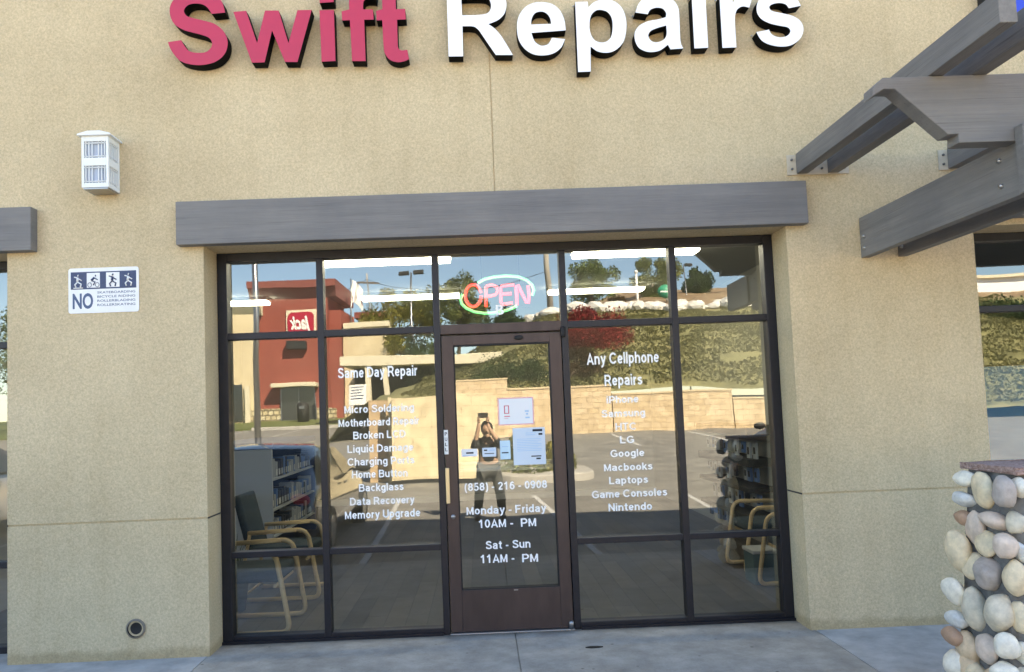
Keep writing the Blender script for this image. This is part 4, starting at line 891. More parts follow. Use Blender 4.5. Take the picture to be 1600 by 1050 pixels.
# small potted plant between chairs
def strap_plant(name, label, x, y, h, mt, pot):
    t = thing(name, label, 'plant', (x, y, 0))
    mb = MB(); mb.lathe([(0, 0), (.10, 0), (.13, .24), (.115, .24), (.11, .22), (0, .22)], (0, 0, 0), 20); mb.build('pot', pot, t)
    mb = MB()
    for k in range(22):
        a = rnd.uniform(0, 6.28); l = h * rnd.uniform(.6, 1); o = rnd.uniform(.08, .22); P = []
        for i in range(6):
            f = i / 5; P.append(Vector((math.cos(a) * (o * f * f + .03), math.sin(a) * (o * f * f + .03), .2 + l * f * (1 - .15 * f))))
        wv = Vector((-math.sin(a), math.cos(a), 0)) * .016
        for i in range(5):
            g = 1 - i / 5; g2 = 1 - (i + 1) / 5; mb.quad(P[i] - wv * g, P[i] + wv * g, P[i + 1] + wv * g2, P[i + 1] - wv * g2)
    mb.build('leaves', mt, t)
strap_plant('potted_plant', 'small strappy plant in a dark pot between the left armchairs', -2.12, 1.0, .55, leafmat('plant_leaf', (.02, .05, .02), (.12, .18, .09), scale=9), M['seal'])
# accessory rack, right wall
ar = thing('accessory_rack', 'wall rack of hanging accessories under a black top on the right', 'rack', (2.86, 3.3, 0))
mb = MB(); mb.box(.10, .135, -.95, .95, .12, 1.20); mb.build('back_panel', M['iwall'], ar)
mb = MB(); mb.box(-.20, .13, -.96, .96, 1.201, 1.30, bev=.01); mb.build('top', M['seal'], ar)
for z in (.34, .62, .88):
    mb = MB(); mb.box(-.20, .09, -.92, .92, z, z + .05 * (1.6 if z == .88 else 1), bev=.01); mb.build('shelf', M['seal'], ar)
hk = MB()
for z in (.30, .55, .82, 1.08):
    for k in range(11): y = -.85 + k * .17; hk.tube([(.10, y, z + .05), (-.12, y, z + .06)], .004, 5)
hk.build('hooks', M['metal'], ar)
for z in (.30, .55, .82, 1.08):
    for k in range(11):
        if rnd.random() < .15: continue
        y = -.85 + k * .17
        ci = rnd.randrange(4); t = thing('packet', ('blue', 'grey', 'black', 'white')[ci] + ' packet hanging in the ' + {.30: 'lowest', .55: 'second', .82: 'third', 1.08: 'top'}[z] + ' row of the right rack', 'packet', (2.86 - .06 - rnd.uniform(0, .05), 3.3 + y, z + .05), 'packets hanging on the right hand rack')
        mb = MB(); hgt = rnd.uniform(.12, .19); mb.box(-.012, .012, -.05, .05, -hgt, -.006, bev=.003); mb.build('blister', M['pack'][ci], t)
        mb = MB(); mb.box(-.013, -.0125, -.03, .03, -hgt * .7, -hgt * .3); mb.build('packet_print', M['seal'], t)
# box bag and coiled tray under the chairs
bb = thing('storage_box', 'teal and grey storage box on the floor behind the right armchair', 'box', (2.34, 1.22, 0))
mb = MB(); mb.box(-.10, .10, -.13, .13, 0, .26, bev=.01); mb.build('box_body', mat('teal_box', (0.06, 0.13, 0.16), 0.5), bb)
mb = MB(); mb.box(-.11, .11, -.14, .14, .261, .29, bev=.006); mb.build('lid', M['desk'], bb)
dr = thing('round_tin', 'round patterned tin standing under the right armchair nearest the glass', 'tin', (2.60, .80, .155))
mb = MB(); mb.lathe([(0, -.05), (.14, -.05), (.155, -.04), (.155, .04), (.14, .05), (0, .05)], (0, 0, 0), 28, 'y'); mb.build('tin_body', mat('tin_blue', (0.16, 0.24, 0.30), 0.4), dr)
mb = MB()
for k in range(7):
    a0 = k * 51; mb.tube([(math.cos(R_(a0 + q * 12)) * (.03 + .011 * q), -.055, math.sin(R_(a0 + q * 12)) * (.03 + .011 * q)) for q in range(10)], .006, 5)
mb.build('swirl_pattern', M['white'], dr)

# ================================================================== across the car park (seen mirrored in the glass)
from mathutils import noise as mn
M['bark'] = mat('bark', (0.12, 0.09, 0.065), 0.9, var=0.3, vscale=12, world=True)
L_green = leafmat('leaf_green', (0.051, 0.085, 0.020), (0.272, 0.323, 0.085), (0.136, 0.187, 0.051))
L_olive = leafmat('leaf_olive', (0.060, 0.085, 0.031), (0.340, 0.340, 0.119), (0.170, 0.204, 0.068))
L_dark = leafmat('leaf_dark', (0.023, 0.042, 0.019), (0.133, 0.190, 0.067), (0.057, 0.095, 0.034))
L_yel = leafmat('leaf_yellow_green', (0.095, 0.108, 0.020), (0.459, 0.378, 0.095), (0.243, 0.243, 0.054))
L_red = leafmat('leaf_red', (0.125, 0.015, 0.015), (0.525, 0.062, 0.056), (0.312, 0.037, 0.037))
def tree(name, label, x, D, h, r, lm, seed, zc=None, n=2600, leaf=.16, trunk_r=.14, squash=.8, base=None, grp='trees across the car park', clumps=26, low=.35):
    rg = random.Random(seed); z0 = gz(D) if base is None else base
    t = thing(name, label, 'tree', (x, -D, z0), grp)
    mb = MB(); top = h - r * squash
    bend = Vector((rg.uniform(-.3, .3), rg.uniform(-.3, .3), 0)) * h * .06
    P = [Vector((0, 0, -.2)), Vector((0, 0, h * .2)) + bend * .3, Vector((0, 0, h * .45)) + bend, Vector((0, 0, top)) + bend * .6]
    mb.tube(P, [trunk_r * 1.25, trunk_r, trunk_r * .75, trunk_r * .35], 8)
    cl = []
    for k in range(clumps):
        a = rg.uniform(0, 6.283); e = rg.uniform(-1, 1); rad = rg.uniform(.35, 1.0) ** .6 * (1 - .25 * rg.random())
        c_ = Vector((math.cos(a) * math.sqrt(1 - e * e) * r * rad, math.sin(a) * math.sqrt(1 - e * e) * r * rad, top + e * r * squash * rad + (0 if e > 0 else r * .0)))
        if c_.z < h * low: c_.z = h * low + rg.random() * .5
        cl.append((c_, r * rg.uniform(.22, .42)))
    for c_, cr in cl[:14]:
        s = P[2].lerp(P[3], rg.random()); m_ = s.lerp(c_, .5) + Vector((0, 0, -.1 * r)); mb.tube([s, m_, c_], [trunk_r * .4, trunk_r * .25, trunk_r * .08], 5)
    mb.build('trunk', M['bark'], t)
    vs_, fs = [], []
    for _ in range(int(n * 1.7)):
        c_, cr = rg.choice(cl); d = Vector((rg.gauss(0, 1), rg.gauss(0, 1), rg.gauss(0, .8)));
        if d.length < .01: continue
        p = c_ + d.normalized() * cr * rg.random() ** .4; s = leaf * .62 * rg.uniform(.5, 1.3)
        u = Vector((rg.gauss(0, 1), rg.gauss(0, 1), rg.gauss(0, 1))).normalized(); v = u.orthogonal().normalized()
        i = len(vs_); vs_ += [p - u * s, p + v * s * .55, p + u * s, p - v * s * .55]; fs.append((i, i + 1, i + 2, i + 3))
    me = bpy.data.meshes.new('crown'); me.from_pydata([tuple(v) for v in vs_], [], fs); me.materials.append(lm)
    o = bpy.data.objects.new('crown', me); COL.objects.link(o); o.parent = t
    return t
def tree_px(name, label, pxc, ytop, ybot, D, wpx, lm, seed, base=None, **k):
    """tree whose mirrored crown spans ytop..ybot at column pxc"""
    a = rv(pxc, ytop, D); b_ = rv(pxc, ybot, D); wv = wpx / FPX * (D + 5.8) / 2; z0 = gz(D) if base is None else base
    h = a.z - z0; r = wv; sq = max(.35, (a.z - b_.z) / 2 / r)
    return tree(name, label, a.x, D, h, r, lm, seed, squash=sq, base=base, low=max(.1, (b_.z - z0) / h), **k)

# hill with slope behind the retaining wall
WD = 23.6
def hill_z(x, D):
    f = min(1, max(0, (D - WD - .2) / 21.5)); s = min(1, max(0, (x + 4.5) / 9.0))
    z = 2.0 - 1.2 * min(1, max(0, (x - 14.5) / 2.5)) * (1 - f) + (5.6 * f) * (.25 + .75 * s)
    if D > 46: z += (D - 46) * .20 * (.3 + .7 * s) * min(1, max(.25, (x - 2) / 12))
    return z - (0.0 if x > -4.5 else (-4.5 - x) * 1.2) + .18 * mn.noise(Vector((x * .35, D * .35, 0)))
mb = MB(); X = [-6 + k * .9 for k in range(76)]; Dd = [WD + .25 + k * .8 for k in range(62)]
G = [[mb.bm.verts.new((x, -d, max(hill_z(x, d), gz(d) - .4) + (.10 * mn.noise(Vector((x * 1.3, d * 1.3, 3)))))) for d in Dd] for x in X]
for i in range(len(X) - 1):
    for j in range(len(Dd) - 1): mb.bm.faces.new((G[i][j], G[i][j + 1], G[i + 1][j + 1], G[i + 1][j]))
hm = bpy.data.materials.new('hillside_cover'); hm.use_nodes = True; n_ = hm.node_tree; pb = n_.nodes['Principled BSDF']; pb.inputs['Roughness'].default_value = .95
ge = n_.nodes.new('ShaderNodeNewGeometry'); sp = n_.nodes.new('ShaderNodeSeparateXYZ'); n_.links.new(ge.outputs['Position'], sp.inputs[0])
z1 = n_.nodes.new('ShaderNodeTexNoise'); z1.inputs['Scale'].default_value = .8; z1.inputs['Detail'].default_value = 8; z1.inputs['Roughness'].default_value = .75; n_.links.new(ge.outputs['Position'], z1.inputs['Vector'])
def rmp(c1, c2, c3):
    r = n_.nodes.new('ShaderNodeValToRGB'); r.color_ramp.elements[0].position = .35; r.color_ramp.elements[1].position = .65; r.color_ramp.elements[0].color = (*c1, 1); r.color_ramp.elements[1].color = (*c3, 1); e = r.color_ramp.elements.new(.5); e.color = (*c2, 1); n_.links.new(z1.outputs[0], r.inputs[0]); return r.outputs[0]
g_ = rmp((.11, .105, .045), (.21, .20, .085), (.33, .29, .14)); d_ = rmp((.13, .08, .045), (.24, .16, .09), (.34, .26, .16))
mr = n_.nodes.new('ShaderNodeMapRange'); mr.inputs[1].default_value = 7.4; mr.inputs[2].default_value = 8.0; n_.links.new(sp.outputs[2], mr.inputs[0])
mx = n_.nodes.new('ShaderNodeMix'); mx.data_type = 'RGBA'; n_.links.new(mr.outputs[0], mx.inputs[0]); n_.links.new(g_, mx.inputs[6]); n_.links.new(d_, mx.inputs[7]); n_.links.new(mx.outputs[2], pb.inputs['Base Color'])
tag(mb.build('hill', hm, smooth=True), kind='structure')
# ground cover
rg = random.Random(5); vs_, fs = [], []
for _ in range(60000):
    x = rg.uniform(-3, 34); d = rg.uniform(WD + .4, 46); z = hill_z(x, d) + .12
    clump = mn.noise(Vector((x * .5, d * .5, 9)))
    if clump < -.45: continue
    p = Vector((x, -d, z + max(0, clump) * .35)); s = rg.uniform(.05, .12); u = Vector((rg.gauss(0, 1), rg.gauss(0, 1), rg.gauss(0, .9))).normalized(); v = u.orthogonal().normalized(); i = len(vs_)
    vs_ += [p - u * s, p + v * s * .5, p + u * s, p - v * s * .5]; fs.append((i, i + 1, i + 2, i + 3))
me = bpy.data.meshes.new('ground_cover'); me.from_pydata([tuple(v) for v in vs_], [], fs); me.materials.append(leafmat('cover_leaf', (.13, .12, .05), (.33, .29, .14), (.22, .21, .09), .5))
o = bpy.data.objects.new('ground_cover', me); COL.objects.link(o); tag(o, 'low olive green ground cover spreading over the slope above the block wall', 'ground cover', kind='stuff')

# block retaining wall with stepped top
M['block'] = blocks('tan_block', (.58, .44, .27), (.70, .55, .37), (.42, .31, .19), .41, .205, ms=.010); M['cream2'] = mat('coping_block', (.62, .49, .32), .9, var=.08, vscale=3, world=True)
rw = thing('retaining_wall', 'long tan block retaining wall with a stepped top at the foot of the slope', 'wall', (5, -WD, 0))
def seg(x0, x1, top):
    mb = MB(); mb.box(x0 - 5, x1 - 5, -.12, .12, gz(WD) - .3, top); mb.build('wall_panel', M['block'], rw)
    mb = MB(); mb.box(x0 - 5 - .02, x1 - 5 + .02, -.15, .15, top, top + .06); mb.build('coping', M['cream2'], rw)
tops = [((-.9, 1.0), 2.62), ((1.0, 4.82), rv(920, 606, WD).z), ((4.86, 9.30), rv(1050, 614, WD).z), ((9.34, 15), rv(1160, 621, WD).z - .02), ((15.04, 16.2), 1.1)]
for (a_, b_), tp in tops: seg(a_, b_, tp)
M['block'].node_tree.nodes['Principled BSDF'].inputs['Roughness'].default_value = .9
# boulders along the hilltop
M['rock'] = mat('white_boulder', (0.62, 0.60, 0.56), .9, var=.12, vscale=3, world=True)
proto = []
for k in range(4):
    mb = MB(); ret = bmesh.ops.create_icosphere(mb.bm, subdivisions=2, radius=1); s0_ = rnd.random() * 30
    for v in ret['verts']: v.co *= 1 + .35 * mn.noise(v.co * 1.3 + Vector((s0_, 0, 0)))
    me = bpy.data.meshes.new('boulder'); mb.bm.to_mesh(me); mb.bm.free(); me.materials.append(M['rock']); proto.append(me)
x = 3.5; D = 45.2
for k in range(52):
    o = bpy.data.objects.new('boulder', proto[k % 4]); COL.objects.link(o); s = rnd.uniform(.28, .62)
    dd = D + rnd.uniform(-.5, .8); o.location = (x, -dd, hill_z(x, dd) + s * .45); o.scale = (s * 1.5, s, s * .75); o.rotation_euler = (0, 0, rnd.uniform(0, 6))
    tag(o, ('small' if s < .40 else 'middling' if s < .52 else 'large') + ' pale hilltop boulder ' + ('left of the white pole' if x < 12.5 else 'right of the white pole'), 'boulder', 'pale boulders along the hilltop'); x += rnd.uniform(.35, .75)

# trash enclosure
ED = 11.0; eg = gz(ED)
M['cream'] = blocks('cream_block', (.74, .63, .42), (.77, .66, .45), (.64, .53, .36), .41, .205, ms=.008); M['tanw'] = blocks('tan_block_dark', (.44, .31, .19), (.49, .36, .23), (.3, .22, .15), .41, .205, 'yz')
te = thing('trash_enclosure', 'cream block trash enclosure standing in the sunny car park', 'enclosure', (-.7, -ED, eg))
xa, xb = rv(612, 700, ED).x + .7, rv(775, 700, ED).x + .7; zt_ = rv(650, 620, ED).z - eg
mb = MB(); mb.box(xa, xb, -.10, .10, -.1, zt_); mb.build('front_wall', M['cream'], te)
mb = MB(); mb.box(xb - .2, xb, -3.2, -.101, -.1, zt_ - .002); mb.box(xa, xb - .2, -3.2, -3.0, -.1, zt_ - .001); mb.build('side_wall', M['cream'], te)
mb = MB(); xp = rv(577, 700, ED + .5).x + .7; mb.box(xp, xa - .10, -.62, -.42, -.1, zt_ - .03); mb.build('wing_wall', blocks('tan_block_wing', (.50, .36, .22), (.54, .40, .26), (.40, .29, .18), .41, .205), te)
mb = MB(); mb.box(xa - .10, xa - .03, -.2, -.12, -.1, zt_ + .02); mb.build('gate_post', M['cream'], te)
mb = MB(); mb.box(xa, xb, .101, .16, .0, .07); mb.build('base_board', M['seal'], te)

# planting island seen in the door glass
isl = MB(); isl.prism(rrect(.15, 2.3, -12.6, -10.4, .6, 8), eg - .1, eg + .15, 'z'); tag(isl.build('island_kerb', M['kerb'], bevel=.03), kind='structure')
def shrub(label, x, D, r, h, lm, seed, n=900):
    rg = random.Random(seed); t = thing('shrub', label, 'shrub', (x, -D, gz(D)), 'shrubs in the car park island')
    mb = MB()
    for k in range(6): a = rg.uniform(0, 6.28); mb.tube([(0, 0, 0), (math.cos(a) * r * .4, math.sin(a) * r * .4, h * .7)], [.03, .01], 5)
    mb.build('stem', M['bark'], t); vs_, fs = [], []
    for _ in range(n):
        a, e = rg.uniform(0, 6.28), rg.random(); q = r * (.6 + .4 * rg.random()) * math.sqrt(max(.05, 1 - e * e * .85)); p = Vector((math.cos(a) * q, math.sin(a) * q, .1 + e * h)); s = rg.uniform(.03, .08)
        u = Vector((rg.gauss(0, 1), rg.gauss(0, 1), rg.gauss(0, 1))).normalized(); v = u.orthogonal().normalized(); i = len(vs_); vs_ += [p - u * s, p + v * s * .5, p + u * s, p - v * s * .5]; fs.append((i, i + 1, i + 2, i + 3))
    me = bpy.data.meshes.new('foliage'); me.from_pydata([tuple(v) for v in vs_], [], fs); me.materials.append(lm); o = bpy.data.objects.new('foliage', me); COL.objects.link(o); o.parent = t
shrub('olive green shrub in the car park island, taller of the pair', .85, 11.3, .5, .75, L_olive, 3); shrub('yellowish shrub in the car park island, shorter of the pair', 1.6, 11.6, .45, .55, L_yel, 4)

# the red restaurant
M['redst'] = stucco('terracotta_stucco', (.26, .072, .055), (.30, .086, .066), False); M['creamst'] = stucco('cream_stucco', (.60, .50, .33), (.66, .56, .38), False)
M['redtrim'] = mat('dark_red_trim', (.20, .05, .04), .8, var=.1, vscale=3, world=True); M['beige'] = mat('beige_trim', (.62, .56, .42), .8, var=.08, vscale=3, world=True); M['dglass'] = mat('dark_shop_glass', (.02, .025, .03), .08, spec=.8)
M['rubble'] = blocks('rubble_stone', (.50, .42, .26), (.62, .57, .40), (.16, .13, .08), .35, .28, ms=.04)
RD = 44.0; rz = 1.30
rb = thing('restaurant_building', 'terracotta and cream restaurant with a red tower, across the car park', 'building', (-11, -RD, rz))
def rbox(name, x0, x1, y0, y1, z0, z1, m, bev=0, **k):   # world x, local depth (0 = front, negative = back)
    mb = MB(); mb.box(x0 + 11, x1 + 11, y0, y1, z0 - rz, z1 - rz, bev=bev); return mb.build(name, m, rb, **k)
tx0, tx1 = -13.72, -9.3
rbox('tower_wall', tx0, tx1, -6, 0, 2.0, 9.2, M['redst']); 
o = MB(); o.prism([(0, 9.0 - rz), (.35, 9.5 - rz), (.55, 9.55 - rz), (.55, 9.95 - rz), (-6.5, 9.95 - rz), (-6.5, 9.0 - rz)], tx0 + 11 - .5, tx1 + 11 + .5, 'x'); o.build('cornice', M['redtrim'], rb)
rbox('wainscot', tx0 - 1.6, -9.0, -5.9, .12, .7, 2.05, M['rubble'])
rbox('side_tower', -9.295, -8.6, -5.5, -.8, 1.0, 8.2, M['redst'])
rbox('wing_wall', -16.2, tx0 - .02, -6, .35, 2.0, 8.2, M['creamst']); o = MB(); o.prism([(.3, 8.0 - rz), (.75, 8.55 - rz), (.75, 8.8 - rz), (-6, 8.8 - rz), (-6, 8.0 - rz)], -16.6 + 11, tx0 + 11 + .3, 'x'); o.build('wing_cornice', M['beige'], rb)
rbox('wing_base', -16.2, tx0 - .02, -5.9, .33, .7, 2.0, M['rubble'])
rbox('wing_post', tx0 - .75, tx0 - .45, .36, .60, .8, 3.5, M['beige'])
f = rbox('window', -16.0, tx0 - .95, .351, .42, 1.5, 3.6, M['dglass']); 
rbox('door_canopy', -12.7, -9.9, .0, 1.0, 3.35, 3.62, M['beige'], .03)
d_o = rbox('entrance_door', -12.3, -10.2, .001, .14, 1.0, 3.34, M['dglass']); mb = MB()
for x_ in (-12.3, -11.25, -10.22): mb.box(x_ + 11, x_ + 11.06, .141, .18, 1.0 - rz, 3.34 - rz)
mb.build('door_frame', M['metal'], d_o)
rbox('wall_light', -11.9, -10.6, .0, .5, 5.75, 6.25, M['seal'], .02)
sgn = rbox('sign_panel', -11.95, -9.95, .001, .10, 6.55, 8.25, M['beige']); mb = MB(); mb.prism(rrect(-.86, .92, 5.40, 6.80, .35), .101, .14, 'y'); o = mb.build('sign_disc', mat('sign_crimson', (.38, .01, .035), .4), sgn)
text_obj('Jack', 'sign_lettering', M['white'], sgn, (-.72, .80), 5.68, .86, .17, .03, mirror=True, italic=.3)
# low part of the restaurant
rbox('kitchen_wall', -8.55, -5.9, -7, -1.4, 1.0, 6.9, M['creamst']); o = MB(); o.prism([(-1.4, 6.7 - rz), (-1.0, 7.0 - rz), (-1.0, 7.35 - rz), (-7, 7.35 - rz), (-7, 6.7 - rz)], -8.5 + 11, -5.6 + 11, 'x'); o.build('kitchen_cornice', M['beige'], rb)
rbox('rear_tower', -8.6, -6.6, -9, -7.05, 6.0, 8.3, M['beige']); rbox('rear_cornice', -8.8, -6.4, -9.2, -6.8, 8.31, 8.75, M['redtrim'])
rbox('kitchen_base', -8.58, -5.88, -6.9, -1.3, .7, 2.0, M['rubble'])
dt = thing('drive_through_canopy', 'cream drive through canopy on posts right of the red restaurant', 'canopy', (-5, -36, gz(36)))
a_, c_ = rv(534, 557, 36), rv(700, 568, 36); z0_ = gz(36)
mb = MB(); mb.box(a_.x + 5, 1.2 + 5, -3.0, .2, c_.z - z0_ + .10, a_.z - z0_, bev=.02); mb.build('fascia', M['beige'], dt)
for x_ in (574, 602): q = rv(x_, 600, 36).x; mb = MB(); mb.box(q + 5 - .13, q + 5 + .13, -.2, .1, -.1, c_.z - z0_ + .10); mb.build('post', M['beige'], dt)
mb = MB(); mb.box(a_.x + 5 + .2, 1.0 + 5, -2.9, -2.7, -.1, c_.z - z0_ + .09); mb.build('dark_sheet', M['seal'], dt)  # near-black sheet added to darken the space under the canopy
mn_ = thing('menu_board', 'white freestanding menu board beside the drive through posts', 'sign', (rv(559, 615, 33).x, -33, gz(33)))
q0, q1 = rv(547, 601, 33), rv(572, 632, 33)
mb = MB(); mb.box(-(q1.x - q0.x) / 2, (q1.x - q0.x) / 2, -.1, .1, q1.z - gz(33), q0.z - gz(33), bev=.02); mb.build('board', M['white'], mn_); mb = MB(); mb.box(-.06, .06, -.06, .06, -.1, q1.z - gz(33)); mb.build('post', M['seal'], mn_)
for k in range(5): mb = MB(); mb.box(-(q1.x - q0.x) / 2 + .08, (q1.x - q0.x) / 2 - .1 - .05 * (k % 3), .101, .104, q0.z - gz(33) - .15 - k * .14, q0.z - gz(33) - .10 - k * .14); mb.build('print', M['signb'], mn_)
bn = thing('trash_bin', 'dark rounded bin beside the restaurant door', 'bin', (-10.55, -RD + 2.2, gz(41.8)))
mb = MB(); mb.lathe([(0, 0), (.32, 0), (.36, 1.0), (.30, 1.15), (.12, 1.22), (0, 1.22)], (0, 0, 0), 20); mb.build('bin_body', M['seal'], bn); mb = MB(); mb.box(-.14, .14, .30, .37, .85, 1.0); mb.build('flap', M['metal'], bn)
fl = thing('flag', 'white flag hanging on a pole above the restaurant roof', 'flag', (rv(547, 480, 47).x, -47, 5.5))
mb = MB(); mb.tube([(0, 0, 0), (0, 0, 5.0)], .04, 6); mb.build('pole', M['metal'], fl)
mb = MB(); nn = 10
V_ = [[mb.bm.verts.new((.05 + .7 * i / nn + .05 * math.sin(j), .12 * math.sin(i * 1.1 + j * .4), 4.9 - 1.5 * j / nn - .6 * (i / nn) ** 2)) for j in range(nn + 1)] for i in range(nn + 1)]
for i in range(nn):
    for j in range(nn): mb.bm.faces.new((V_[i][j], V_[i + 1][j], V_[i + 1][j + 1], V_[i][j + 1]))
mb.build('cloth', M['white'], fl, smooth=True)

# poles, lamps, wires
def parking_light(label, px, D, ztop, arm=1, heads=2, r=.07, grp='car park light poles'):
    x = px; t = thing('light_pole', label, 'light pole', (x, -D, gz(D)), grp); h = ztop - gz(D)
    mb = MB(); mb.tube([(0, 0, 0), (0, 0, h)], [r, r * .7], 10); mb.build('pole', M['metal'], t)
    mb = MB(); mb.lathe([(0, 0), (.28, 0), (.28, .5), (0, .5)], (0, 0, 0), 16); mb.build('base', M['kerb'], t)
    for s in ((-1, 1) if heads == 2 else (1,)):
        mb = MB(); mb.box(*sorted((s * .12, s * .72)), -.2, .2, h - .12, h + .08, bev=.03); mb.build('lamp_head', M['seal'], t)
    return t
lpz = rv(400, 300, 14)
parking_light('tall pale grey light pole in front of the red restaurant', rv(400, 560, 14).x, 14, 7.8, r=.085)
a_ = rv(643, 425, 40); parking_light('light pole with two lamp heads left of the neon sign', a_.x, 40, a_.z, r=.07)
a_ = rv(1067, 415, 62); parking_light('distant light pole on the hill, at the top of the right end pane', a_.x, 62, a_.z, heads=1, r=.06)
def util(label, x, D, ztop, base, r=.15, arm=True):
    t = thing('utility_pole', label, 'utility pole', (x, -D, base), 'utility poles'); mb = MB(); mb.tube([(0, 0, 0), (0, 0, ztop - base)], [r, r * .7], 10); mb.build('pole', mat('weathered_wood', (.33, .30, .26), .9), t)
    if arm: mb = MB(); mb.box(-.9, .9, -.06, .06, ztop - base - .9, ztop - base - .75); mb.build('crossarm', M['bark'], t)
a_ = rv(856, 402, 50); u1 = (a_.x, 50, 15.5); util('grey utility pole just left of the right hand mullion, bearing the wires', a_.x, 50, 15.5, hill_z(a_.x, 50) - .3, .22)
a_ = rv(574, 426, 56); u2 = (a_.x, 56, a_.z); util('thin utility pole rising over the restaurant roof', a_.x, 56, a_.z, gz(56), .09)
wz = rv(790, 428, 50).z
def wire(p, q, sag, label):
    mb = MB(); P = [Vector(p).lerp(Vector(q), k / 16) - Vector((0, 0, sag * 4 * (k / 16) * (1 - k / 16))) for k in range(17)]; mb.tube(P, .022, 5); o = mb.build('overhead_wire', M['seal']); tag(o, label, 'wire', 'overhead wires')
wire((u2[0], -56, u2[2] - .5), (rv(645, 450, 50).x, -50, rv(645, 451, 50).z), .15, 'overhead wire running right from the thin pole to the trees'); wire((rv(645, 450, 50).x, -50, rv(645, 451, 50).z), (u1[0], -50, rv(860, 425, 50).z), .7, 'overhead wire between the trees and the grey utility pole'); wire((u2[0], -56, u2[2] - .5), (-16, -58, u2[2] - 2.2), .6, 'overhead wire running left from the thin pole behind the restaurant')
a_, c_ = rv(996, 425, 56), rv(1001, 489, 56)
t = thing('flagpole', 'bare white pole on the hilltop in front of a tree', 'pole', (c_.x, -56, c_.z - .8)); mb = MB(); mb.tube([(0, 0, 0), (a_.x - c_.x, 0, a_.z - c_.z + .8)], [.12, .09], 8); mb.build('pole', M['white'], t); mb = MB(); mb.ball((a_.x - c_.x, 0, a_.z - c_.z + .9), .15, 8); mb.build('finial', M['white'], t)
a_, c_ = rv(1031, 443, 54), rv(1050, 465, 54)
t = thing('road_sign', 'round green sign on the hilltop beside the olive tree', 'sign', ((a_.x + c_.x) / 2, -54, hill_z(15, 54))); q = (a_.z + c_.z) / 2 - hill_z(15, 54)
mb = MB(); mb.lathe([(0, -.08), (.5, -.08), (.5, .08), (0, .08)], (0, 0, q), 24, 'y'); mb.build('sign_face', mat('sign_green', (.01, .28, .16), .5), t); mb = MB(); mb.box(-.35, .3, .081, .09, q - .06, q + .06); mb.build('white_bar', M['white'], t); mb = MB(); mb.tube([(0, 0, 0), (0, 0, q - .45)], .05, 8); mb.build('post', M['metal'], t)

# trees
tree_px('leafy_tree', 'yellow green tree between the restaurant and the neon sign', 625, 458, 560, 47, 120, L_yel, 11, n=5200, leaf=.17)
tree_px('leafy_tree', 'olive tree whose crown shows behind the neon sign', 715, 438, 520, 45, 110, L_olive, 12, n=4600, leaf=.16, base=3.0)
tree_px('leafy_tree', 'dark dense tree low behind the neon sign', 790, 478, 560, 43, 90, L_dark, 13, n=4600, leaf=.15, base=3.0)
tree_px('leafy_tree', 'spreading green tree on the hill right of the grey utility pole', 922, 408, 474, 54, 92, L_green, 14, n=4200, leaf=.16, base=7.6, clumps=20)
tree_px('red_tree', 'low red leaved tree at the left of the green slope', 922, 478, 572, 33, 128, L_red, 15, n=9000, leaf=.12, base=3.0, clumps=44)
tree_px('leafy_tree', 'tall feathery olive tree on the hill by the white pole', 1020, 392, 480, 60, 72, L_olive, 16, n=4800, leaf=.17, base=9.6)
tree_px('round_tree', 'dark round tree on the hill in the right end pane', 1085, 420, 462, 66, 54, L_dark, 17, n=4200, leaf=.16, base=10.5)
tree_px('leafy_tree', 'small brown tree at the foot of the hilltop by the boulders', 962, 462, 485, 52, 36, leafmat('leaf_brown', (.06, .04, .015), (.24, .15, .06)), 18, n=1800, leaf=.12, base=8.0)
tree_px('leafy_tree', 'dark green tree behind the drive through canopy', 668, 520, 600, 38, 100, L_dark, 19, n=4600, leaf=.13, base=1.6)
tree_px('leafy_tree', 'brown green bush at the foot of the slope behind the door', 790, 560, 612, 27, 150, L_dark, 20, n=5200, leaf=.08, base=2.0)
tree_px('leafy_tree', 'dark tree at the slope foot under the red tree', 900, 545, 606, 26.5, 90, leafmat('leaf_red_brown', (.03, .02, .01), (.16, .09, .04)), 21, n=4200, leaf=.08, base=2.0)
tree_px('leafy_tree', 'green tree far right on the hill, mirrored in the right window', 1590, 476, 530, 40, 150, L_dark, 22, n=4200, leaf=.15, base=4.0)
tree_px('leafy_tree', 'tree beyond the left end of the restaurant', 40, 470, 620, 40, 160, L_green, 23, n=4200, leaf=.16)
for k, (x_, D_) in enumerate(((-26, 62), (-20, 66), (-31, 52), (26, 62), (33, 58))):
    tree('leafy_tree', ['tall tree behind the restaurant, farther left', 'tall tree close behind the restaurant tower', 'tall tree at the far left of the car park', 'tall tree at the far right of the hill crest', 'broad tree at the right end of the hill'][k], x_, D_, 7.5, 3.2, L_dark if k % 2 else L_green, 40 + k, n=2600, leaf=.22, base=None if x_ < 0 else 9.0)
# white building on the far hill with its sign
wbd = thing('white_building', 'white low building with dark lettering on the hill, mirrored in the right window', 'building', (rv(1565, 455, 52).x, -52, 8.0))
a_, c_ = rv(1515, 430, 52), rv(1640, 462, 52); zc = c_.z - 8.0
mb = MB(); mb.box(-6, 7, -5, 0, -1.5, a_.z - 8.0 - .2); mb.build('wall', M['white'], wbd); mb = MB(); mb.box(-6.2, 7.2, -5.2, .3, a_.z - 8.2, a_.z - 8.0); mb.build('roof', M['beige'], wbd)
for k, ch in enumerate('VAIJ II JAV'):
    if ch != ' ': text_obj(ch, 'wall_lettering', M['seal'], wbd, (-1.8 + (10 - k) * .38, -1.8 + (10 - k) * .38 + .28), zc - .1, .5, .02, .02, mirror=True)

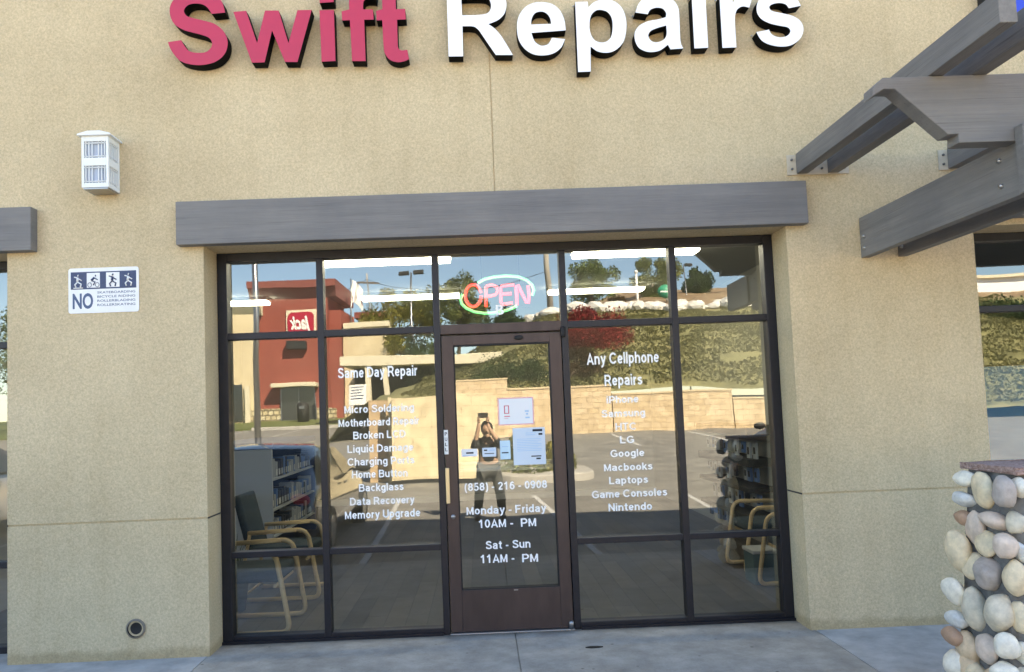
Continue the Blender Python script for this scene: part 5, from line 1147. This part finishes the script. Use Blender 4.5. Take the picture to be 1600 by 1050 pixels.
# ------------------------------------------------------------------ parked car beside the stall line
def car(label, x, y, rz, paint):
    t = thing('parked_car', label, 'car', (x, y, gz(-y) - .0), None, rz)
    st = [ # y, half width, sill z, belt z, roof z (None = no cabin), roof half width
        (-2.05, .70, .36, .62, .64, .60), (-1.95, .80, .24, .74, .78, .66), (-1.35, .86, .20, .84, .90, .70), (-.85, .87, .20, .90, .97, .70), (-.25, .87, .20, .93, 1.36, .58), (.45, .87, .20, .94, 1.42, .60), (1.15, .87, .20, .95, 1.38, .58), (1.80, .85, .22, .95, 1.02, .64), (2.02, .80, .26, .86, .92, .60), (2.10, .70, .38, .66, .68, .55)]
    mb = MB(); rings = []
    for (yy, hw, zs, zb, zr, rw_) in st:
        P = [(-hw * .86, zs), (-hw, zs + .12), (-hw * 1.0, (zs + zb) / 2), (-hw * .97, zb), (-rw_, zr), (-rw_ * .6, zr + .03), (0, zr + .045), (rw_ * .6, zr + .03), (rw_, zr), (hw * .97, zb), (hw, (zs + zb) / 2), (hw, zs + .12), (hw * .86, zs)]
        rings.append([mb.bm.verts.new((px_, yy, pz_)) for px_, pz_ in P])
    for A_, B_ in zip(rings, rings[1:]):
        for k in range(len(A_)): mb.bm.faces.new((A_[k], A_[(k + 1) % 13], B_[(k + 1) % 13], B_[k]))
    mb.bm.faces.new(rings[0][::-1]); mb.bm.faces.new(rings[-1])
    bd = mb.build('body', paint, t, smooth=True); sub = bd.modifiers.new('s', 'SUBSURF'); sub.levels = 2; sub.render_levels = 2
    def win(name, pts):
        mb = MB(); mb.bm.faces.new([mb.bm.verts.new(p) for p in pts]); o = mb.build(name, M['dglass'], t); so_ = o.modifiers.new('t', 'SOLIDIFY'); so_.thickness = .012; return o
    for s in (-1, 1):
        win('side_window', [(s * .86, -.62, .97), (s * .865, .42, .98), (s * .66, .38, 1.35), (s * .66, -.15, 1.32)]); win('side_window', [(s * .865, .50, .98), (s * .86, 1.45, .99), (s * .66, 1.05, 1.33), (s * .66, .46, 1.36)])
        for yy in (-1.28, 1.32):
            mb = MB(); mb.lathe([(.20, -.10), (.31, -.10), (.325, -.07), (.325, .07), (.31, .10), (.20, .10)], (s * .79, yy, .32), 28, 'x'); w_ = mb.build('wheel', M['seal'], t)
            mb = MB(); mb.lathe([(0, .06), (.08, .08), (.20, .10), (.205, .07)] if s > 0 else [(0, -.06), (.08, -.08), (.20, -.10), (.205, -.07)], (s * .79, yy, .32), 20, 'x'); mb.build('rim', M['metal'], w_)
        mb = MB(); mb.ball((s * .98, -.62, 1.0), .1, 12, sq=(1.1, .6, .75)); mb.tube([(s * .84, -.58, .96), (s * .95, -.61, .98)], .02, 6); mb.build('wing_mirror', M['seal'], t)
        mb = MB(); mb.ball((s * .62, -1.95, .66), .13, 12, sq=(1.1, .5, .5)); mb.build('headlight', M['metal'], t)
        mb = MB(); mb.ball((s * .66, 2.02, .80), .12, 12, sq=(1.0, .4, .7)); mb.build('tail_light', M['redink'], t)
        mb = MB(); mb.box(*sorted((s * .868, s * .885)), .20, .38, .84, .87, bev=.004); mb.build('door_handle', M['metal'], t)
    win('windscreen', [(-.64, -.92, .985), (.64, -.92, .985), (.52, -.30, 1.345), (-.52, -.30, 1.345)]); win('rear_window', [(-.60, 1.80, 1.04), (.60, 1.80, 1.04), (.52, 1.25, 1.385), (-.52, 1.25, 1.385)])
    return t
M['carpaint'] = mat('charcoal_car_paint', (.035, .038, .042), .25, metal=.5, coat=1.0)
car('charcoal hatchback parked beside the stall line left of the door', -2.72, -5.15, 0, M['carpaint']).scale = (1, 1, .92)
car('white hatchback parked farther right, mirrored in the right window', 6.4, -9.2, 0, mat('white_car_paint', (.75, .75, .75), .3, coat=1.0))
car('silver hatchback parked at the left, mirrored in the left edge window', -7.9, -6.2, 0, mat('silver_car_paint', (.50, .51, .52), .3, metal=.6, coat=1.0))

# ------------------------------------------------------------------ the photographer, mirrored in the door
def skin_chain(verts, edges, radii, name, m, par, root=0, sub=2):
    me = bpy.data.meshes.new(name); me.from_pydata(verts, edges, []); me.update(); o = bpy.data.objects.new(name, me); COL.objects.link(o); o.parent = par
    me.materials.append(m); sk = o.modifiers.new('skin', 'SKIN'); sk.use_smooth_shade = True
    for i, r in enumerate(radii):
        v = me.skin_vertices[0].data[i]; v.radius = r if isinstance(r, tuple) else (r, r); v.use_root = (i == root)
    s = o.modifiers.new('sub', 'SUBSURF'); s.levels = sub; s.render_levels = sub
    return o
M['skin'] = mat('skin', (.42, .26, .18), .55); M['shirt'] = mat('black_shirt', (.012, .013, .018), .9); M['trouser'] = mat('grey_trousers', (.06, .06, .058), .9); M['hair'] = mat('dark_hair', (.015, .012, .01), .6)
pz = LOT + 0.065; px_ = .06; py_ = -6.12
pe = thing('person', 'person in black top and grey trousers holding a phone up, mirrored in the door', 'person', (px_, py_, pz))
# body: pelvis root, spine, neck, head base, arms up to the phone, legs apart
V0 = [(0, 0, .78), (0, .03, .98), (0, .08, 1.13), (0, .12, 1.20), (0, .15, 1.27),
      (-.15, .09, 1.14), (-.21, .22, 1.06), (-.13, .27, 1.36), (-.115, .265, 1.45), (.15, .09, 1.14), (.22, .22, 1.06), (.03, .27, 1.36), (.015, .265, 1.44),
      (-.10, 0, .74), (-.15, .07, .42), (-.17, -.02, .09), (-.175, .10, .04), (.10, 0, .74), (.15, .07, .42), (.17, -.02, .09), (.175, .10, .04)]
E0 = [(0, 1), (1, 2), (2, 3), (3, 4), (2, 5), (5, 6), (6, 7), (7, 8), (2, 9), (9, 10), (10, 11), (11, 12), (0, 13), (13, 14), (14, 15), (15, 16), (0, 17), (17, 18), (18, 19), (19, 20)]
R0 = [(.15, .11), (.14, .10), (.15, .10), .055, .05, .065, .045, .032, .026, .065, .045, .032, .026, .09, .062, .04, .038, .09, .062, .04, .038]
bd = skin_chain(V0, E0, R0, 'body', M['skin'], pe)
shv = [V0[0], V0[1], V0[2], V0[5], V0[6], (-.17, .245, 1.21), V0[9], V0[10], (.125, .245, 1.21)]
skin_chain(shv, [(0, 1), (1, 2), (2, 3), (3, 4), (4, 5), (2, 6), (6, 7), (7, 8)], [(.165, .125), (.158, .118), (.168, .118), .080, .058, .048, .080, .058, .048], 'shirt', M['shirt'], pe)
tv = [V0[0], V0[13], V0[14], V0[15], V0[17], V0[18], V0[19]]
skin_chain(tv, [(0, 1), (1, 2), (2, 3), (0, 4), (4, 5), (5, 6)], [(.158, .118), .100, .076, .058, .100, .076, .058], 'trousers', M['trouser'], pe)
mb = MB()
for s in (-1, 1): mb.ball((s * .175, .05, .045), .1, 14, sq=(.5, 1.25, .42))
mb.build('shoes', M['seal'], pe)
mb = MB(); mb.ball((0, .20, 1.335), .1, 20, sq=(.80, .98, 1.15)); mb.ball((0, .30, 1.325), .02, 8, sq=(.8, 1.2, 1.3)); mb.ball((.080, .20, 1.33), .022, 8, sq=(.4, .8, 1.2)); mb.ball((-.080, .20, 1.33), .022, 8, sq=(.4, .8, 1.2)); mb.ball((0, .25, 1.25), .04, 10)
mb.build('head', M['skin'], pe, smooth=True)
mb = MB()
for s in (-1, 1): mb.ball((s * .033, .286, 1.345), .011, 8)
mb.box(-.022, .022, .289, .294, 1.288, 1.293); mb.build('eyes_and_mouth', M['hair'], pe)
mb = MB(); mb.ball((0, .17, 1.365), .108, 20, sq=(.86, .98, 1.02)); mb.build('hair', M['hair'], pe, smooth=True)
# hands: palm plus fingers curled round the phone edge
for s, hx in ((-1, -.115), (1, .015)):
    mb = MB(); mb.ball((hx, .262, 1.475), .034, 12, sq=(.75, .55, 1.15)); mb.build('palm', M['skin'], bd, smooth=True)
    for k in range(4):
        z = 1.455 + k * .021; l = (.042, .050, .048, .040)[k]; sx = -s
        v_ = [(hx, .268, z), (hx + s * .018, .285, z + .004), (hx + s * .010, .300, z + .006), (hx + sx * l * .4, .305, z + .006)]
        skin_chain(v_, [(0, 1), (1, 2), (2, 3)], [.009, .0085, .008, .007], 'finger', M['skin'], bd, 0, 1)
    v_ = [(hx, .255, 1.50), (hx + sx * .015, .240, 1.525), (hx + sx * .030, .238, 1.545)]
    skin_chain(v_, [(0, 1), (1, 2)], [.011, .010, .008], 'thumb', M['skin'], bd, 0, 1)
ph = thing('phone', 'dark phone held upright in both hands in front of the face', 'phone', (px_ - .05, py_ + .285, pz + 1.55))
mb = MB(); mb.box(-.075, .075, -.004, .004, -.038, .038, bev=.003); mb.build('phone_body', M['seal'], ph); mb = MB(); mb.box(-.071, .071, -.0052, -.0042, -.034, .034); mb.build('screen', M['dglass'], ph)
mb = MB()
for q in (-.012, .012): mb.lathe([(0, .007), (.008, .007), (.008, .004)], (-.05, 0, q), 12, 'y')
mb.build('camera_lens', M['metal'], ph)
